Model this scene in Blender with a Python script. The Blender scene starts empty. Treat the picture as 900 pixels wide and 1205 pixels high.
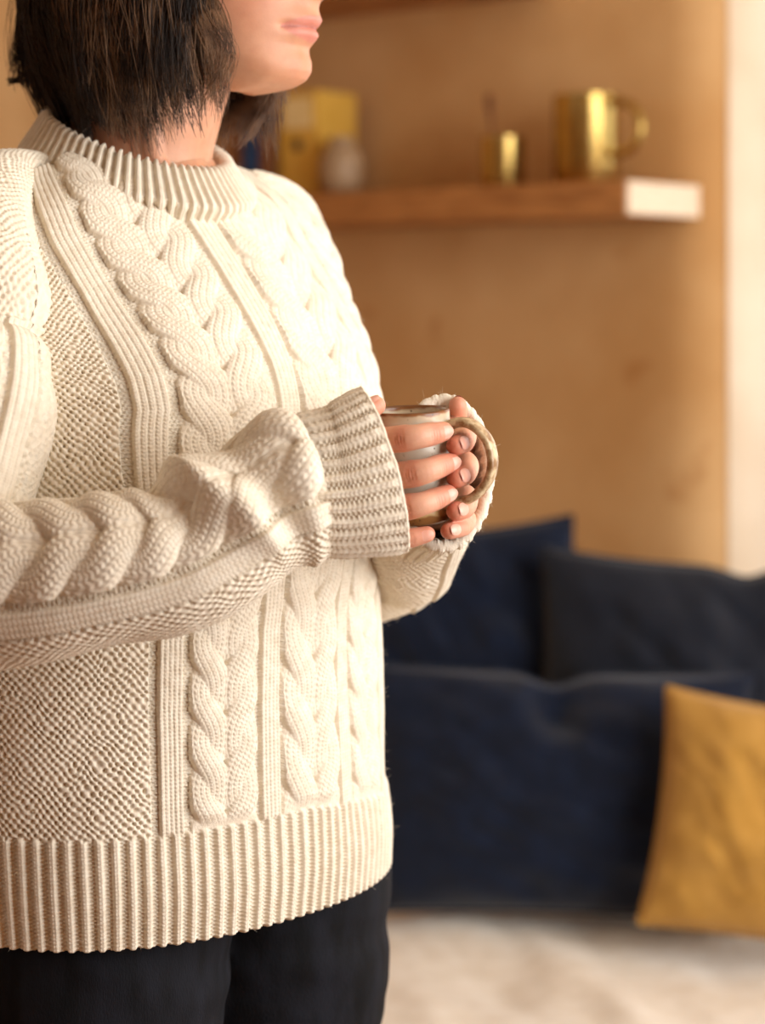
import bpy, bmesh, math, random
import numpy as np
from mathutils import Vector, Matrix

random.seed(7)
RNG = np.random.RandomState(11)
sc = bpy.context.scene
COL = sc.collection
R = math.radians

# ------------------------------------------------------------------ camera
F_PX = 2351.0            # focal length in pixels of the 900 x 1205 frame
CAM_Z = 1.29
HORIZON = 350.0
cam_d = bpy.data.cameras.new('camera')
cam = bpy.data.objects.new('camera', cam_d)
COL.objects.link(cam)
cam.location = (0, 0, CAM_Z)
cam.rotation_euler = (R(90), 0, 0)
cam_d.sensor_fit = 'VERTICAL'
cam_d.sensor_height = 36.0
cam_d.lens = F_PX / 1205.0 * 36.0
cam_d.shift_y = -(602.5 - HORIZON) / 1205.0
cam_d.dof.use_dof = True
cam_d.dof.focus_distance = 1.335
cam_d.dof.aperture_fstop = 4.0
cam_d.clip_start = 0.02
sc.camera = cam

# ------------------------------------------------------------------ world, light, exposure
world = bpy.data.worlds.new('world')
sc.world = world
world.use_nodes = True
wn = world.node_tree.nodes
wn['Background'].inputs[0].default_value = (0.75, 0.87, 1.0, 1)
wn['Background'].inputs[1].default_value = 1.0
sc.view_settings.view_transform = 'Standard'
sc.view_settings.look = 'None'
sc.view_settings.exposure = -0.86
sc.view_settings.gamma = 1.0
sc.view_settings.use_curve_mapping = False
sc.cycles.use_denoising = True
sc.cycles.max_bounces = 8
sc.cycles.diffuse_bounces = 5
sc.cycles.sample_clamp_indirect = 6.0

GAM = R(40)
E1 = np.array([math.cos(GAM), -math.sin(GAM), 0.0])    # along the back wall, to the right
E2 = np.array([math.sin(GAM), math.cos(GAM), 0.0])     # into the back wall
SHELF_C = np.array([0.376, 3.10, 0.0])                 # front right corner of the shelf
WALL_O = SHELF_C + E2 * 0.215                          # a point on the back wall face

def area(name, loc, direction, sx, sy, power, color):
    l = bpy.data.lights.new(name, 'AREA')
    l.shape = 'RECTANGLE'; l.size = sx; l.size_y = sy; l.energy = power; l.color = color
    o = bpy.data.objects.new(name, l); COL.objects.link(o)
    o.location = loc
    o.rotation_euler = Vector(direction).to_track_quat('-Z', 'Y').to_euler()
    return o
# daylight of the right and niche windows, then an added fill behind the camera
RW = WALL_O + E1 * 2.30                                 # foot of the right wall
wr = RW - E2 * 1.15
area('daylight_and_fill', (wr[0] - E1[0]*.06, wr[1] - E1[1]*.06, 1.55), tuple(-E1), 1.6, 1.5, 100, (1.0, 0.965, 0.92))
wb = WALL_O + E1 * 0.85 + E2 * 0.30
area('daylight_and_fill', (wb[0], wb[1], 1.65), tuple(-E2), 1.2, 1.4, 14, (1.0, 0.96, 0.90))
FRONT = -4.6                                            # the wall behind the camera, along E2 from the back wall
wf = WALL_O + E2 * (FRONT + .06) - E1 * 0.5
area('daylight_and_fill', (wf[0], wf[1], 1.55), tuple(E2), 2.0, 1.5, 6, (1.0, 0.96, 0.90))  # soft fill, added; no window is known on this side

# ------------------------------------------------------------------ helpers
def at(px, py, Y):
    s = Y / F_PX
    return np.array([(px - 450.0) * s, Y, CAM_Z + (HORIZON - py) * s])

def tag(o, label=None, cat=None, group=None, kind=None):
    if label: o['label'] = label
    if cat: o['category'] = cat
    if group: o['group'] = group
    if kind: o['kind'] = kind
    return o

def empty(name, loc=(0, 0, 0)):
    o = bpy.data.objects.new(name, None); COL.objects.link(o); o.location = loc
    o.empty_display_size = .05
    return o

def link(name, me, mat, parent=None):
    o = bpy.data.objects.new(name, me); COL.objects.link(o)
    if mat is not None: me.materials.append(mat)
    if parent is not None:
        o.parent = parent
        bpy.context.view_layer.update()
        o.matrix_parent_inverse = parent.matrix_world.inverted()
    return o

def mesh_np(name, V, Q, smooth=True):
    """V (n,3), Q (m,3 or 4) -> mesh"""
    me = bpy.data.meshes.new(name)
    V = np.ascontiguousarray(V, dtype=np.float32); Q = np.ascontiguousarray(Q, dtype=np.int32)
    k = Q.shape[1]
    me.vertices.add(len(V)); me.vertices.foreach_set('co', V.ravel())
    me.loops.add(Q.size); me.loops.foreach_set('vertex_index', Q.ravel())
    me.polygons.add(len(Q)); me.polygons.foreach_set('loop_start', np.arange(0, Q.size, k, dtype=np.int32))
    if smooth: me.polygons.foreach_set('use_smooth', np.ones(len(Q), dtype=bool))
    me.update(calc_edges=True); me.validate()
    return me

def grid_quads(nv, nu, closed_u=False):
    i = np.arange(nv - 1)[:, None]; j = np.arange(nu if closed_u else nu - 1)[None, :]
    jn = (j + 1) % nu
    q = np.stack([i * nu + j, i * nu + jn, (i + 1) * nu + jn, (i + 1) * nu + j], -1)
    return q.reshape(-1, 4)

def grid_normals(P, closed_u=False):
    if closed_u:
        du = np.roll(P, -1, 1) - np.roll(P, 1, 1)
    else:
        du = np.gradient(P, axis=1)
    dv = np.gradient(P, axis=0)
    n = np.cross(du, dv)
    return n / np.maximum(np.linalg.norm(n, axis=-1, keepdims=True), 1e-12)

_tab = np.random.RandomState(3).rand(256, 256)
def vnoise(x, y, seed=0):
    x = np.asarray(x) + seed * 17.31; y = np.asarray(y) + seed * 9.73
    xi = np.floor(x).astype(int); yi = np.floor(y).astype(int)
    fx = x - xi; fy = y - yi
    fx = fx * fx * (3 - 2 * fx); fy = fy * fy * (3 - 2 * fy)
    g = lambda a, b: _tab[a & 255, b & 255]
    return (g(xi, yi) * (1 - fx) + g(xi + 1, yi) * fx) * (1 - fy) + (g(xi, yi + 1) * (1 - fx) + g(xi + 1, yi + 1) * fx) * fy

def sstep(a, b, x):
    t = np.clip((x - a) / (b - a), 0, 1)
    return t * t * (3 - 2 * t)

def smooth_interp(x, xs, ys, sig):
    """piecewise linear table, smoothed"""
    xs = np.asarray(xs, float); ys = np.asarray(ys, float)
    out = np.zeros_like(np.asarray(x, float)); ws = 0
    for k in np.linspace(-2, 2, 9):
        w = math.exp(-k * k / 2); out = out + w * np.interp(np.asarray(x) + k * sig, xs, ys); ws += w
    return out / ws

def catmull(pts, n):
    """resample rows of pts (any dim, first 3 = position) evenly by arc length"""
    P = np.asarray(pts, float)
    P = np.vstack([2 * P[0] - P[1], P, 2 * P[-1] - P[-2]])
    out = []
    for i in range(1, len(P) - 2):
        t = np.linspace(0, 1, 40, endpoint=False)[:, None]
        a, b, c, d = P[i - 1], P[i], P[i + 1], P[i + 2]
        out.append(.5 * (2 * b + (c - a) * t + (2 * a - 5 * b + 4 * c - d) * t ** 2 + (3 * b - a - 3 * c + d) * t ** 3))
    out.append(P[-2][None]); Q = np.vstack(out)
    s = np.r_[0, np.cumsum(np.linalg.norm(np.diff(Q[:, :3], axis=0), axis=1))]
    if np.isscalar(n): sn = np.linspace(0, s[-1], n)
    else: sn = np.asarray(n) * s[-1]
    return np.stack([np.interp(sn, s, Q[:, k]) for k in range(Q.shape[1])], 1), sn

def frames(P, ref):
    T = np.gradient(P, axis=0); T /= np.linalg.norm(T, axis=1, keepdims=True)
    N = np.zeros_like(T)
    n = np.asarray(ref, float)
    for i in range(len(P)):
        n = n - T[i] * n.dot(T[i]); n /= np.linalg.norm(n); N[i] = n
    return T, N, np.cross(T, N)

def box_bm(bm, c, half, ax=None):
    ax = ax or [(1, 0, 0), (0, 1, 0), (0, 0, 1)]
    ax = [np.asarray(a, float) for a in ax]
    vs = []
    for sz in (-1, 1):
        for sy in (-1, 1):
            for sx in (-1, 1):
                vs.append(bm.verts.new(np.asarray(c) + ax[0] * half[0] * sx + ax[1] * half[1] * sy + ax[2] * half[2] * sz))
    for f in ((0, 2, 3, 1), (4, 5, 7, 6), (0, 1, 5, 4), (2, 6, 7, 3), (0, 4, 6, 2), (1, 3, 7, 5)):
        bm.faces.new([vs[i] for i in f])

def box(name, c, half, mat, parent=None, ax=None, bevel=0.0, seg=2):
    bm = bmesh.new(); box_bm(bm, c, half, ax)
    bmesh.ops.recalc_face_normals(bm, faces=bm.faces)
    if bevel: bmesh.ops.bevel(bm, geom=list(bm.edges), offset=bevel, segments=seg, affect='EDGES', profile=.5)
    me = bpy.data.meshes.new(name); bm.to_mesh(me); bm.free()
    return link(name, me, mat, parent)
WAX = [E1, E2, np.array([0, 0, 1.0])]

def lathe_np(profile, n=64):
    """profile [(r,z)] -> V,Q about the z axis"""
    pr = np.asarray(profile, float); a = np.linspace(0, 2 * np.pi, n, endpoint=False)
    P = np.stack([pr[:, 0:1] * np.cos(a), pr[:, 0:1] * np.sin(a), np.repeat(pr[:, 1:2], n, 1)], -1)
    return P.reshape(-1, 3), grid_quads(len(pr), n, True)

def tube_np(pts, rad, n=10, ref=(0.2, 0.3, 1), cap=True):
    """a capped, tapered tube through pts; returns V,Q (quads)"""
    P = np.asarray(pts, float); rad = np.asarray(rad, float)
    T, N, B = frames(P, ref)
    if cap:
        k = np.linspace(np.pi / 2, 0, 5)[:-1]
        P0 = np.array([P[0] - T[0] * rad[0] * math.sin(x) for x in k]); r0 = [max(rad[0] * math.cos(x), 1e-5) for x in k]
        P1 = np.array([P[-1] + T[-1] * rad[-1] * math.sin(x) for x in k[::-1]]); r1 = [max(rad[-1] * math.cos(x), 1e-5) for x in k[::-1]]
        N = np.vstack([np.repeat(N[:1], 4, 0), N, np.repeat(N[-1:], 4, 0)]); B = np.vstack([np.repeat(B[:1], 4, 0), B, np.repeat(B[-1:], 4, 0)])
        P = np.vstack([P0, P, P1]); rad = np.r_[r0, rad, r1]
    a = np.linspace(0, 2 * np.pi, n, endpoint=False)
    G = P[:, None] + rad[:, None, None] * (N[:, None] * np.cos(a)[None, :, None] + B[:, None] * np.sin(a)[None, :, None])
    return G.reshape(-1, 3), grid_quads(len(P), n, True)

def merge(parts):
    V, Q, o = [], [], 0
    for v, q in parts:
        V.append(v); Q.append(q + o); o += len(v)
    return np.vstack(V), np.vstack(Q)

def remeshed(parts, voxel, smooth=2):
    V, Q = merge(parts)
    me = mesh_np('tmp', V, Q)
    o = bpy.data.objects.new('tmp', me); COL.objects.link(o)
    m = o.modifiers.new('r', 'REMESH'); m.mode = 'VOXEL'; m.voxel_size = voxel; m.use_smooth_shade = True
    if smooth:
        s = o.modifiers.new('s', 'SMOOTH'); s.factor = .5; s.iterations = smooth
    dg = bpy.context.evaluated_depsgraph_get()
    ev = o.evaluated_get(dg).to_mesh()
    nv = len(ev.vertices); V = np.empty(nv * 3, np.float32); ev.vertices.foreach_get('co', V)
    nl = len(ev.loops); L = np.empty(nl, np.int32); ev.loops.foreach_get('vertex_index', L)
    ok = all(p.loop_total == 4 for p in ev.polygons)
    if ok: Q = L.reshape(-1, 4)
    else:
        Q = np.array([(list(p.vertices) + [p.vertices[-1]])[:4] for p in ev.polygons])
    o.evaluated_get(dg).to_mesh_clear()
    bpy.data.objects.remove(o); bpy.data.meshes.remove(me)
    return V.reshape(-1, 3).astype(float), Q.copy()

def vert_normals(V, Q):
    n = np.cross(V[Q[:, 2]] - V[Q[:, 0]], V[Q[:, 3]] - V[Q[:, 1]])
    out = np.zeros_like(V)
    for k in range(4): np.add.at(out, Q[:, k], n)
    return out / np.maximum(np.linalg.norm(out, axis=1, keepdims=True), 1e-12)

def color_attr(me, name, C):
    a = me.color_attributes.new(name, 'FLOAT_COLOR', 'POINT')
    C = np.concatenate([C, np.ones((len(C), 1))], 1).astype(np.float32)
    a.data.foreach_set('color', C.ravel())

# ------------------------------------------------------------------ materials
def lin(r, g, b):
    f = lambda c: (c / 255 / 12.92) if c / 255 <= .04045 else ((c / 255 + .055) / 1.055) ** 2.4
    return (f(r), f(g), f(b), 1)

def new_mat(name, rough=.7, col=(.5, .5, .5, 1), metal=0.0, spec=.5):
    m = bpy.data.materials.new(name); m.use_nodes = True
    b = m.node_tree.nodes['Principled BSDF']
    b.inputs['Base Color'].default_value = col; b.inputs['Roughness'].default_value = rough
    b.inputs['Metallic'].default_value = metal; b.inputs['Specular IOR Level'].default_value = spec
    return m, m.node_tree.nodes, m.node_tree.links, b

def noise_mix(nt, ln, b, c1, c2, scale, detail=4, stretch=None, lo=.35, hi=.65, vec=None):
    tc = nt.new('ShaderNodeTexCoord'); mp = nt.new('ShaderNodeMapping')
    if stretch: mp.inputs['Scale'].default_value = stretch
    ln.new(tc.outputs['Object'], mp.inputs[0])
    n = nt.new('ShaderNodeTexNoise'); n.inputs['Scale'].default_value = scale; n.inputs['Detail'].default_value = detail
    ln.new(mp.outputs[0], n.inputs['Vector'])
    cr = nt.new('ShaderNodeValToRGB'); cr.color_ramp.elements[0].position = lo; cr.color_ramp.elements[1].position = hi
    cr.color_ramp.elements[0].color = c1; cr.color_ramp.elements[1].color = c2
    ln.new(n.outputs['Fac'], cr.inputs[0])
    if b is not None: ln.new(cr.outputs[0], b.inputs['Base Color'])
    return mp, n, cr

def bump(nt, ln, b, src, strength, dist):
    bp = nt.new('ShaderNodeBump'); bp.inputs['Strength'].default_value = strength; bp.inputs['Distance'].default_value = dist
    ln.new(src, bp.inputs['Height']); ln.new(bp.outputs[0], b.inputs['Normal'])
    return bp

M = {}
def mk():
    # undyed wool
    m, nt, ln, b = new_mat('wool', .95, lin(236, 219, 190), spec=.15)
    mp, n, cr = noise_mix(nt, ln, b, lin(225, 213, 193), lin(236, 227, 210), 160, 6)
    n2 = nt.new('ShaderNodeTexNoise'); n2.inputs['Scale'].default_value = 1100; n2.inputs['Detail'].default_value = 3
    ln.new(mp.outputs[0], n2.inputs['Vector'])
    bump(nt, ln, b, n2.outputs['Fac'], .55, .0006)
    b.inputs['Sheen Weight'].default_value = .25; b.inputs['Sheen Roughness'].default_value = .5
    b.inputs['Sheen Tint'].default_value = (1, .95, .85, 1)
    M['wool'] = m
    # skin, tinted by the vertex colours of the body
    m, nt, ln, b = new_mat('skin', .48, (.7, .45, .34, 1), spec=.4)
    vc = nt.new('ShaderNodeVertexColor'); vc.layer_name = 'tint'
    tc = nt.new('ShaderNodeTexCoord')
    n = nt.new('ShaderNodeTexNoise'); n.inputs['Scale'].default_value = 90; n.inputs['Detail'].default_value = 5
    ln.new(tc.outputs['Object'], n.inputs['Vector'])
    mx = nt.new('ShaderNodeMixRGB'); mx.blend_type = 'MULTIPLY'; mx.inputs[0].default_value = .35
    cr = nt.new('ShaderNodeValToRGB'); cr.color_ramp.elements[0].color = (.80, .70, .66, 1); cr.color_ramp.elements[1].color = (1, 1, 1, 1)
    cr.color_ramp.elements[0].position = .35; cr.color_ramp.elements[1].position = .6
    ln.new(n.outputs['Fac'], cr.inputs[0]); ln.new(vc.outputs[0], mx.inputs[1]); ln.new(cr.outputs[0], mx.inputs[2])
    ln.new(mx.outputs[0], b.inputs['Base Color'])
    n2 = nt.new('ShaderNodeTexVoronoi'); n2.inputs['Scale'].default_value = 900
    ln.new(tc.outputs['Object'], n2.inputs['Vector'])
    bump(nt, ln, b, n2.outputs['Distance'], .12, .0004)
    b.inputs['Subsurface Weight'].default_value = .22
    b.inputs['Subsurface Radius'].default_value = (1, .35, .18)
    b.inputs['Subsurface Scale'].default_value = .006
    M['skin'] = m
    m, nt, ln, b = new_mat('nail', .32, lin(238, 192, 176), spec=.55)
    noise_mix(nt, ln, b, lin(222, 162, 142), lin(232, 180, 162), 120, 2)
    M['nail'] = m
    # hair: dark brown, and a lighter brown with window light painted in
    for nm, c1, c2 in (('hair_dark', (.014, .007, .004, 1), (.036, .018, .009, 1)), ('hair_light', (.085, .042, .021, 1), (.24, .135, .072, 1))):
        m, nt, ln, b = new_mat(nm, .42, c1, spec=.35)
        noise_mix(nt, ln, b, c1, c2, 60, 3)
        M[nm] = m
    # denim
    m, nt, ln, b = new_mat('denim', .85, lin(40, 43, 52), spec=.2)
    mp, n, cr = noise_mix(nt, ln, b, lin(9, 10, 14), lin(24, 26, 34), 55, 8, (1, 1, .35))
    n2 = nt.new('ShaderNodeTexNoise'); n2.inputs['Scale'].default_value = 900; ln.new(mp.outputs[0], n2.inputs['Vector'])
    bump(nt, ln, b, n2.outputs['Fac'], .5, .0008)
    M['denim'] = m
    # cushion fabrics
    for nm, c1, c2 in (('navy', lin(7, 16, 34), lin(10, 22, 44)), ('charcoal_navy', lin(17, 21, 32), lin(21, 26, 38)),
                       ('mustard', lin(172, 128, 56), lin(182, 138, 66)), ('linen', lin(228, 218, 203), lin(240, 233, 222))):
        m, nt, ln, b = new_mat(nm, .9, c1, spec=.2)
        mp, n, cr = noise_mix(nt, ln, b, c1, c2, 35, 6)
        n2 = nt.new('ShaderNodeTexNoise'); n2.inputs['Scale'].default_value = 500; ln.new(mp.outputs[0], n2.inputs['Vector'])
        bump(nt, ln, b, n2.outputs['Fac'], .4, .001)
        b.inputs['Sheen Weight'].default_value = .2
        M[nm] = m
    # ochre plaster: pale and brown patches trowelled in
    m, nt, ln, b = new_mat('plaster', .9, lin(200, 155, 98), spec=.2)
    mp, n, cr = noise_mix(nt, ln, b, lin(196, 150, 97), lin(216, 175, 124), 3.2, 7, None, .36, .66)
    v = nt.new('ShaderNodeTexNoise'); v.inputs['Scale'].default_value = 9; v.inputs['Detail'].default_value = 2
    ln.new(mp.outputs[0], v.inputs['Vector'])
    c2 = nt.new('ShaderNodeValToRGB'); c2.color_ramp.elements[0].position = .64; c2.color_ramp.elements[1].position = .74
    c2.color_ramp.elements[0].color = (0, 0, 0, 1); c2.color_ramp.elements[1].color = (.6, .6, .6, 1)
    ln.new(v.outputs['Fac'], c2.inputs[0])
    mx = nt.new('ShaderNodeMixRGB'); ln.new(c2.outputs[0], mx.inputs[0]); ln.new(cr.outputs[0], mx.inputs[1])
    mx.inputs[2].default_value = lin(174, 120, 66); ln.new(mx.outputs[0], b.inputs['Base Color'])
    bump(nt, ln, b, n.outputs['Fac'], .4, .01)
    M['plaster'] = m
    m, nt, ln, b = new_mat('pale_niche', .9, lin(238, 222, 200), spec=.2)
    noise_mix(nt, ln, b, lin(222, 202, 176), lin(234, 217, 194), 5)
    M['pale_niche'] = m
    m, nt, ln, b = new_mat('ceiling_paint', .9, lin(226, 208, 178), spec=.2)
    noise_mix(nt, ln, b, lin(222, 203, 172), lin(230, 213, 184), 4)
    M['ceiling'] = m
    for nm, c1, c2, sc_ in (('shelf_wood', lin(150, 96, 48), lin(184, 126, 70), 14), ('floor_wood', lin(150, 108, 66), lin(178, 134, 88), 8),
                            ('lit_end', lin(228, 202, 172), lin(240, 220, 194), 22), ('frame_wood', lin(190, 140, 84), lin(208, 160, 102), 12)):
        m, nt, ln, b = new_mat(nm, .55, c1)
        noise_mix(nt, ln, b, c1, c2, sc_, 6, (1, 1, 9))
        M[nm] = m
    m, nt, ln, b = new_mat('brass', .24, lin(196, 158, 74), 1.0)
    noise_mix(nt, ln, b, lin(176, 146, 80), lin(200, 172, 104), 20)
    M['brass'] = m
    for nm, c1, c2, ro in (('blue_cloth', lin(24, 52, 92), lin(34, 66, 110), .8), ('brown_cloth', lin(110, 66, 34), lin(124, 78, 42), .8), ('yellow_card', lin(206, 160, 60), lin(218, 174, 76), .6),
                       ('cream_card', lin(226, 200, 140), lin(234, 212, 156), .7), ('dark_print', lin(60, 48, 36), lin(74, 60, 46), .7),
                       ('stoneware', lin(150, 122, 92), lin(170, 142, 110), .5), ('paper', lin(226, 214, 190), lin(236, 226, 204), .9)):
        m, nt, ln, b = new_mat(nm, ro, c1)
        noise_mix(nt, ln, b, c1, c2, 40)
        M[nm] = m
    m, nt, ln, b = new_mat('window_glass', .02, (1, 1, 1, 1))
    b.inputs['Transmission Weight'].default_value = 1.0; b.inputs['IOR'].default_value = 1.02
    M['glass'] = m
    # speckled stoneware glaze, bare brown clay at lip and foot
    m, nt, ln, b = new_mat('mug_glaze', .28, lin(205, 196, 178), spec=.5)
    tc = nt.new('ShaderNodeTexCoord')
    sep = nt.new('ShaderNodeSeparateXYZ'); ln.new(tc.outputs['Object'], sep.inputs[0])
    nz = nt.new('ShaderNodeTexNoise'); nz.inputs['Scale'].default_value = 70; nz.inputs['Detail'].default_value = 4
    ln.new(tc.outputs['Object'], nz.inputs['Vector'])
    ad = nt.new('ShaderNodeMath'); ad.operation = 'MULTIPLY_ADD'; ad.inputs[1].default_value = .007
    ln.new(nz.outputs['Fac'], ad.inputs[0]); ln.new(sep.outputs['Z'], ad.inputs[2])
    mr = nt.new('ShaderNodeMapRange'); mr.inputs['From Min'].default_value = 0.0035; mr.inputs['From Max'].default_value = .0785
    ln.new(ad.outputs[0], mr.inputs[0])
    cr = nt.new('ShaderNodeValToRGB'); e = cr.color_ramp.elements
    e[0].position = 0; e[0].color = lin(120, 82, 44)
    e[1].position = 1; e[1].color = lin(104, 64, 34)
    for p, c in ((.075, lin(128, 88, 46)), (.095, lin(186, 156, 104)), (.19, lin(196, 172, 128)), (.25, lin(198, 190, 172)), (.90, lin(206, 197, 178)), (.955, lin(196, 176, 146)), (.975, lin(132, 84, 46))):
        k = e.new(p); k.color = c
    ln.new(mr.outputs[0], cr.inputs[0])
    vo = nt.new('ShaderNodeTexVoronoi'); vo.inputs['Scale'].default_value = 260; ln.new(tc.outputs['Object'], vo.inputs['Vector'])
    n3 = nt.new('ShaderNodeTexNoise'); n3.inputs['Scale'].default_value = 130; ln.new(tc.outputs['Object'], n3.inputs['Vector'])
    c3 = nt.new('ShaderNodeValToRGB'); c3.color_ramp.elements[0].position = .54; c3.color_ramp.elements[1].position = .62
    ln.new(n3.outputs['Fac'], c3.inputs[0])
    c4 = nt.new('ShaderNodeValToRGB'); c4.color_ramp.elements[0].position = .16; c4.color_ramp.elements[1].position = .26
    c4.color_ramp.elements[0].color = (1, 1, 1, 1); c4.color_ramp.elements[1].color = (0, 0, 0, 1)
    ln.new(vo.outputs['Distance'], c4.inputs[0])
    mu = nt.new('ShaderNodeMixRGB'); mu.blend_type = 'MULTIPLY'; mu.inputs[0].default_value = 1
    ln.new(c3.outputs[0], mu.inputs[1]); ln.new(c4.outputs[0], mu.inputs[2])
    mx = nt.new('ShaderNodeMixRGB'); ln.new(mu.outputs[0], mx.inputs[0]); ln.new(cr.outputs[0], mx.inputs[1]); mx.inputs[2].default_value = lin(88, 58, 34)
    ln.new(mx.outputs[0], b.inputs['Base Color'])
    bump(nt, ln, b, nz.outputs['Fac'], .2, .001)
    M['mug_glaze'] = m
    m, nt, ln, b = new_mat('handle_glaze', .35, lin(176, 148, 104), spec=.5)
    noise_mix(nt, ln, b, lin(138, 100, 60), lin(206, 184, 148), 190, 6, None, .36, .6)
    M['handle_glaze'] = m
mk()

# ------------------------------------------------------------------ room
CEIL = 2.55
def wall_xy(e1, e2): return WALL_O + E1 * e1 + E2 * e2
LEFT = -1.35                                   # left wall along E1
RIGHT = 2.30
def slab(name, e1a, e1b, e2a, e2b, za, zb, mat, bevel=0.0, parent=None, kind='structure'):
    c = wall_xy((e1a + e1b) / 2, (e2a + e2b) / 2); c[2] = (za + zb) / 2
    o = box(name, c, (abs(e1b - e1a) / 2, abs(e2b - e2a) / 2, abs(zb - za) / 2), mat, parent, WAX, bevel, 6)
    if kind and parent is None: o['kind'] = kind
    return o
T = .35                                        # thick earth walls
slab('floor', LEFT - T, RIGHT + T, FRONT - T, T, -.1, 0, M['floor_wood'])
slab('ceiling', LEFT - T, RIGHT + T, FRONT - T, T, CEIL, CEIL + .1, M['ceiling'])
slab('wall_left', LEFT - T, LEFT, FRONT - T, T, 0, CEIL, M['plaster'])

def wall_with_window(name, axis, a0, a1, w0, w1, z0, z1, face, out, mat):
    """one wall mesh with a deep window opening; axis 'e1' runs along E1 at e2=face..out, or the other way"""
    bm = bmesh.new()
    for (p0, p1, q0, q1) in ((a0, w0, 0, CEIL), (w1, a1, 0, CEIL), (w0, w1, 0, z0), (w0, w1, z1, CEIL)):
        if axis == 'e1':
            c = wall_xy((p0 + p1) / 2, (face + out) / 2); h = ((p1 - p0) / 2, abs(out - face) / 2, (q1 - q0) / 2)
        else:
            c = wall_xy((face + out) / 2, (p0 + p1) / 2); h = (abs(out - face) / 2, (p1 - p0) / 2, (q1 - q0) / 2)
        c[2] = (q0 + q1) / 2
        box_bm(bm, c, h, WAX)
    bmesh.ops.recalc_face_normals(bm, faces=bm.faces)
    me = bpy.data.meshes.new(name); bm.to_mesh(me); bm.free()
    return tag(link(name, me, mat), kind='structure')

# back wall: the piece left of the window niche has a softly rounded corner
CX = 0.055                                      # corner of the niche along E1
NW = 1.55                                       # far side of the niche
def back_wall():
    # rounded profile in plan: along the face, round the corner, into the niche
    rr = .11; prof = [(LEFT, 0.0)]
    for k in np.linspace(0, 1, 30)[1:]: prof.append((LEFT + (CX - rr - LEFT) * k, 0.0))
    for k in np.linspace(0, np.pi / 2, 10)[1:]: prof.append((CX - rr + rr * math.sin(k), rr - rr * math.cos(k)))
    prof += [(CX, T), (LEFT - T, T), (LEFT - T, 0)]
    zs = np.linspace(0, CEIL, 26)
    G = np.array([[list(wall_xy(a, b)[:2]) + [z] for (a, b) in prof] for z in zs])
    V = G.reshape(-1, 3); Q = grid_quads(len(zs), len(prof), True)
    me = mesh_np('wall_back', V, Q, True)
    o = link('wall_back', me, M['plaster'])
    m = o.modifiers.new('e', 'EDGE_SPLIT'); m.split_angle = R(35)
    return tag(o, kind='structure')
back_wall()
def niche_lining():
    # paler lining of the window niche, from the rounded corner inwards
    rr = .11; th = .004; pr = []
    for k in np.linspace(R(52), R(90), 8): pr.append((CX - rr + (rr + th) * math.sin(k), rr - (rr + th) * math.cos(k)))
    pr += [(CX + th, T - .08), (CX - .0005, T - .08)]
    for k in np.linspace(R(90), R(52), 8): pr.append((CX - rr + (rr - .0005) * math.sin(k), rr - (rr - .0005) * math.cos(k)))
    zs = np.linspace(.4, 2.35, 12)
    G = np.array([[list(wall_xy(a, b)[:2]) + [z] for (a, b) in pr] for z in zs])
    o = link('trim_1', mesh_np('trim_1', G.reshape(-1, 3), grid_quads(len(zs), len(pr), True)), M['pale_niche'])
    o.modifiers.new('e', 'EDGE_SPLIT').split_angle = R(35)
    tag(o, kind='structure')
niche_lining()
bm = bmesh.new()
for (p0, p1, q0, q1) in ((NW, RIGHT, 0, CEIL), (CX, NW, 0, .4), (CX, NW, 2.35, CEIL)):
    c = wall_xy((p0 + p1) / 2, T / 2); c[2] = (q0 + q1) / 2
    box_bm(bm, c, ((p1 - p0) / 2, T / 2, (q1 - q0) / 2), WAX)
bmesh.ops.recalc_face_normals(bm, faces=bm.faces)
me = bpy.data.meshes.new('wall_back'); bm.to_mesh(me); bm.free()
tag(link('wall_back_niche', me, M['plaster']), kind='structure')
wall_with_window('wall_right', 'e2', FRONT - T, T, -2.05, -.25, .75, 2.35, RIGHT, RIGHT + T, M['plaster'])
wall_with_window('wall_front', 'e1', LEFT, RIGHT, -1.55, .55, .75, 2.35, FRONT, FRONT - T, M['plaster'])  # the opening is added to hold the fill

def window(name, axis, a0, a1, z0, z1, depth):
    w = empty(name, (0, 0, 0)); w['kind'] = 'structure'
    th = .03
    def bar(nm, p0, p1, q0, q1, mat, t=th):
        if axis == 'e1': c = wall_xy((p0 + p1) / 2, depth); h = ((p1 - p0) / 2, t, (q1 - q0) / 2)
        else: c = wall_xy(depth, (p0 + p1) / 2); h = (t, (p1 - p0) / 2, (q1 - q0) / 2)
        c[2] = (q0 + q1) / 2
        box(nm, c, h, mat, w, WAX)
    f = .06; am = (a0 + a1) / 2; zm = (z0 + z1) / 2
    bar('window_frame', a0, a0 + f, z0, z1, M['frame_wood']); bar('window_frame', a1 - f, a1, z0, z1, M['frame_wood'])
    bar('window_frame', a0 + f, a1 - f, z0, z0 + f, M['frame_wood']); bar('window_frame', a0 + f, a1 - f, z1 - f, z1, M['frame_wood'])
    bar('mullion', am - .02, am + .02, z0 + f, z1 - f, M['frame_wood'], .02)
    bar('pane', a0 + f, am - .02, z0 + f, z1 - f, M['glass'], .003); bar('pane', am + .02, a1 - f, z0 + f, z1 - f, M['glass'], .003)
window('window_1', 'e1', CX + .01, NW, .4, 2.35, T - .04)
window('window_2', 'e2', -2.05, -.25, .75, 2.35, RIGHT + .2)
window('fill_window', 'e1', -1.55, .55, .75, 2.35, FRONT - .2)  # invented window for the fill lamp

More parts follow.
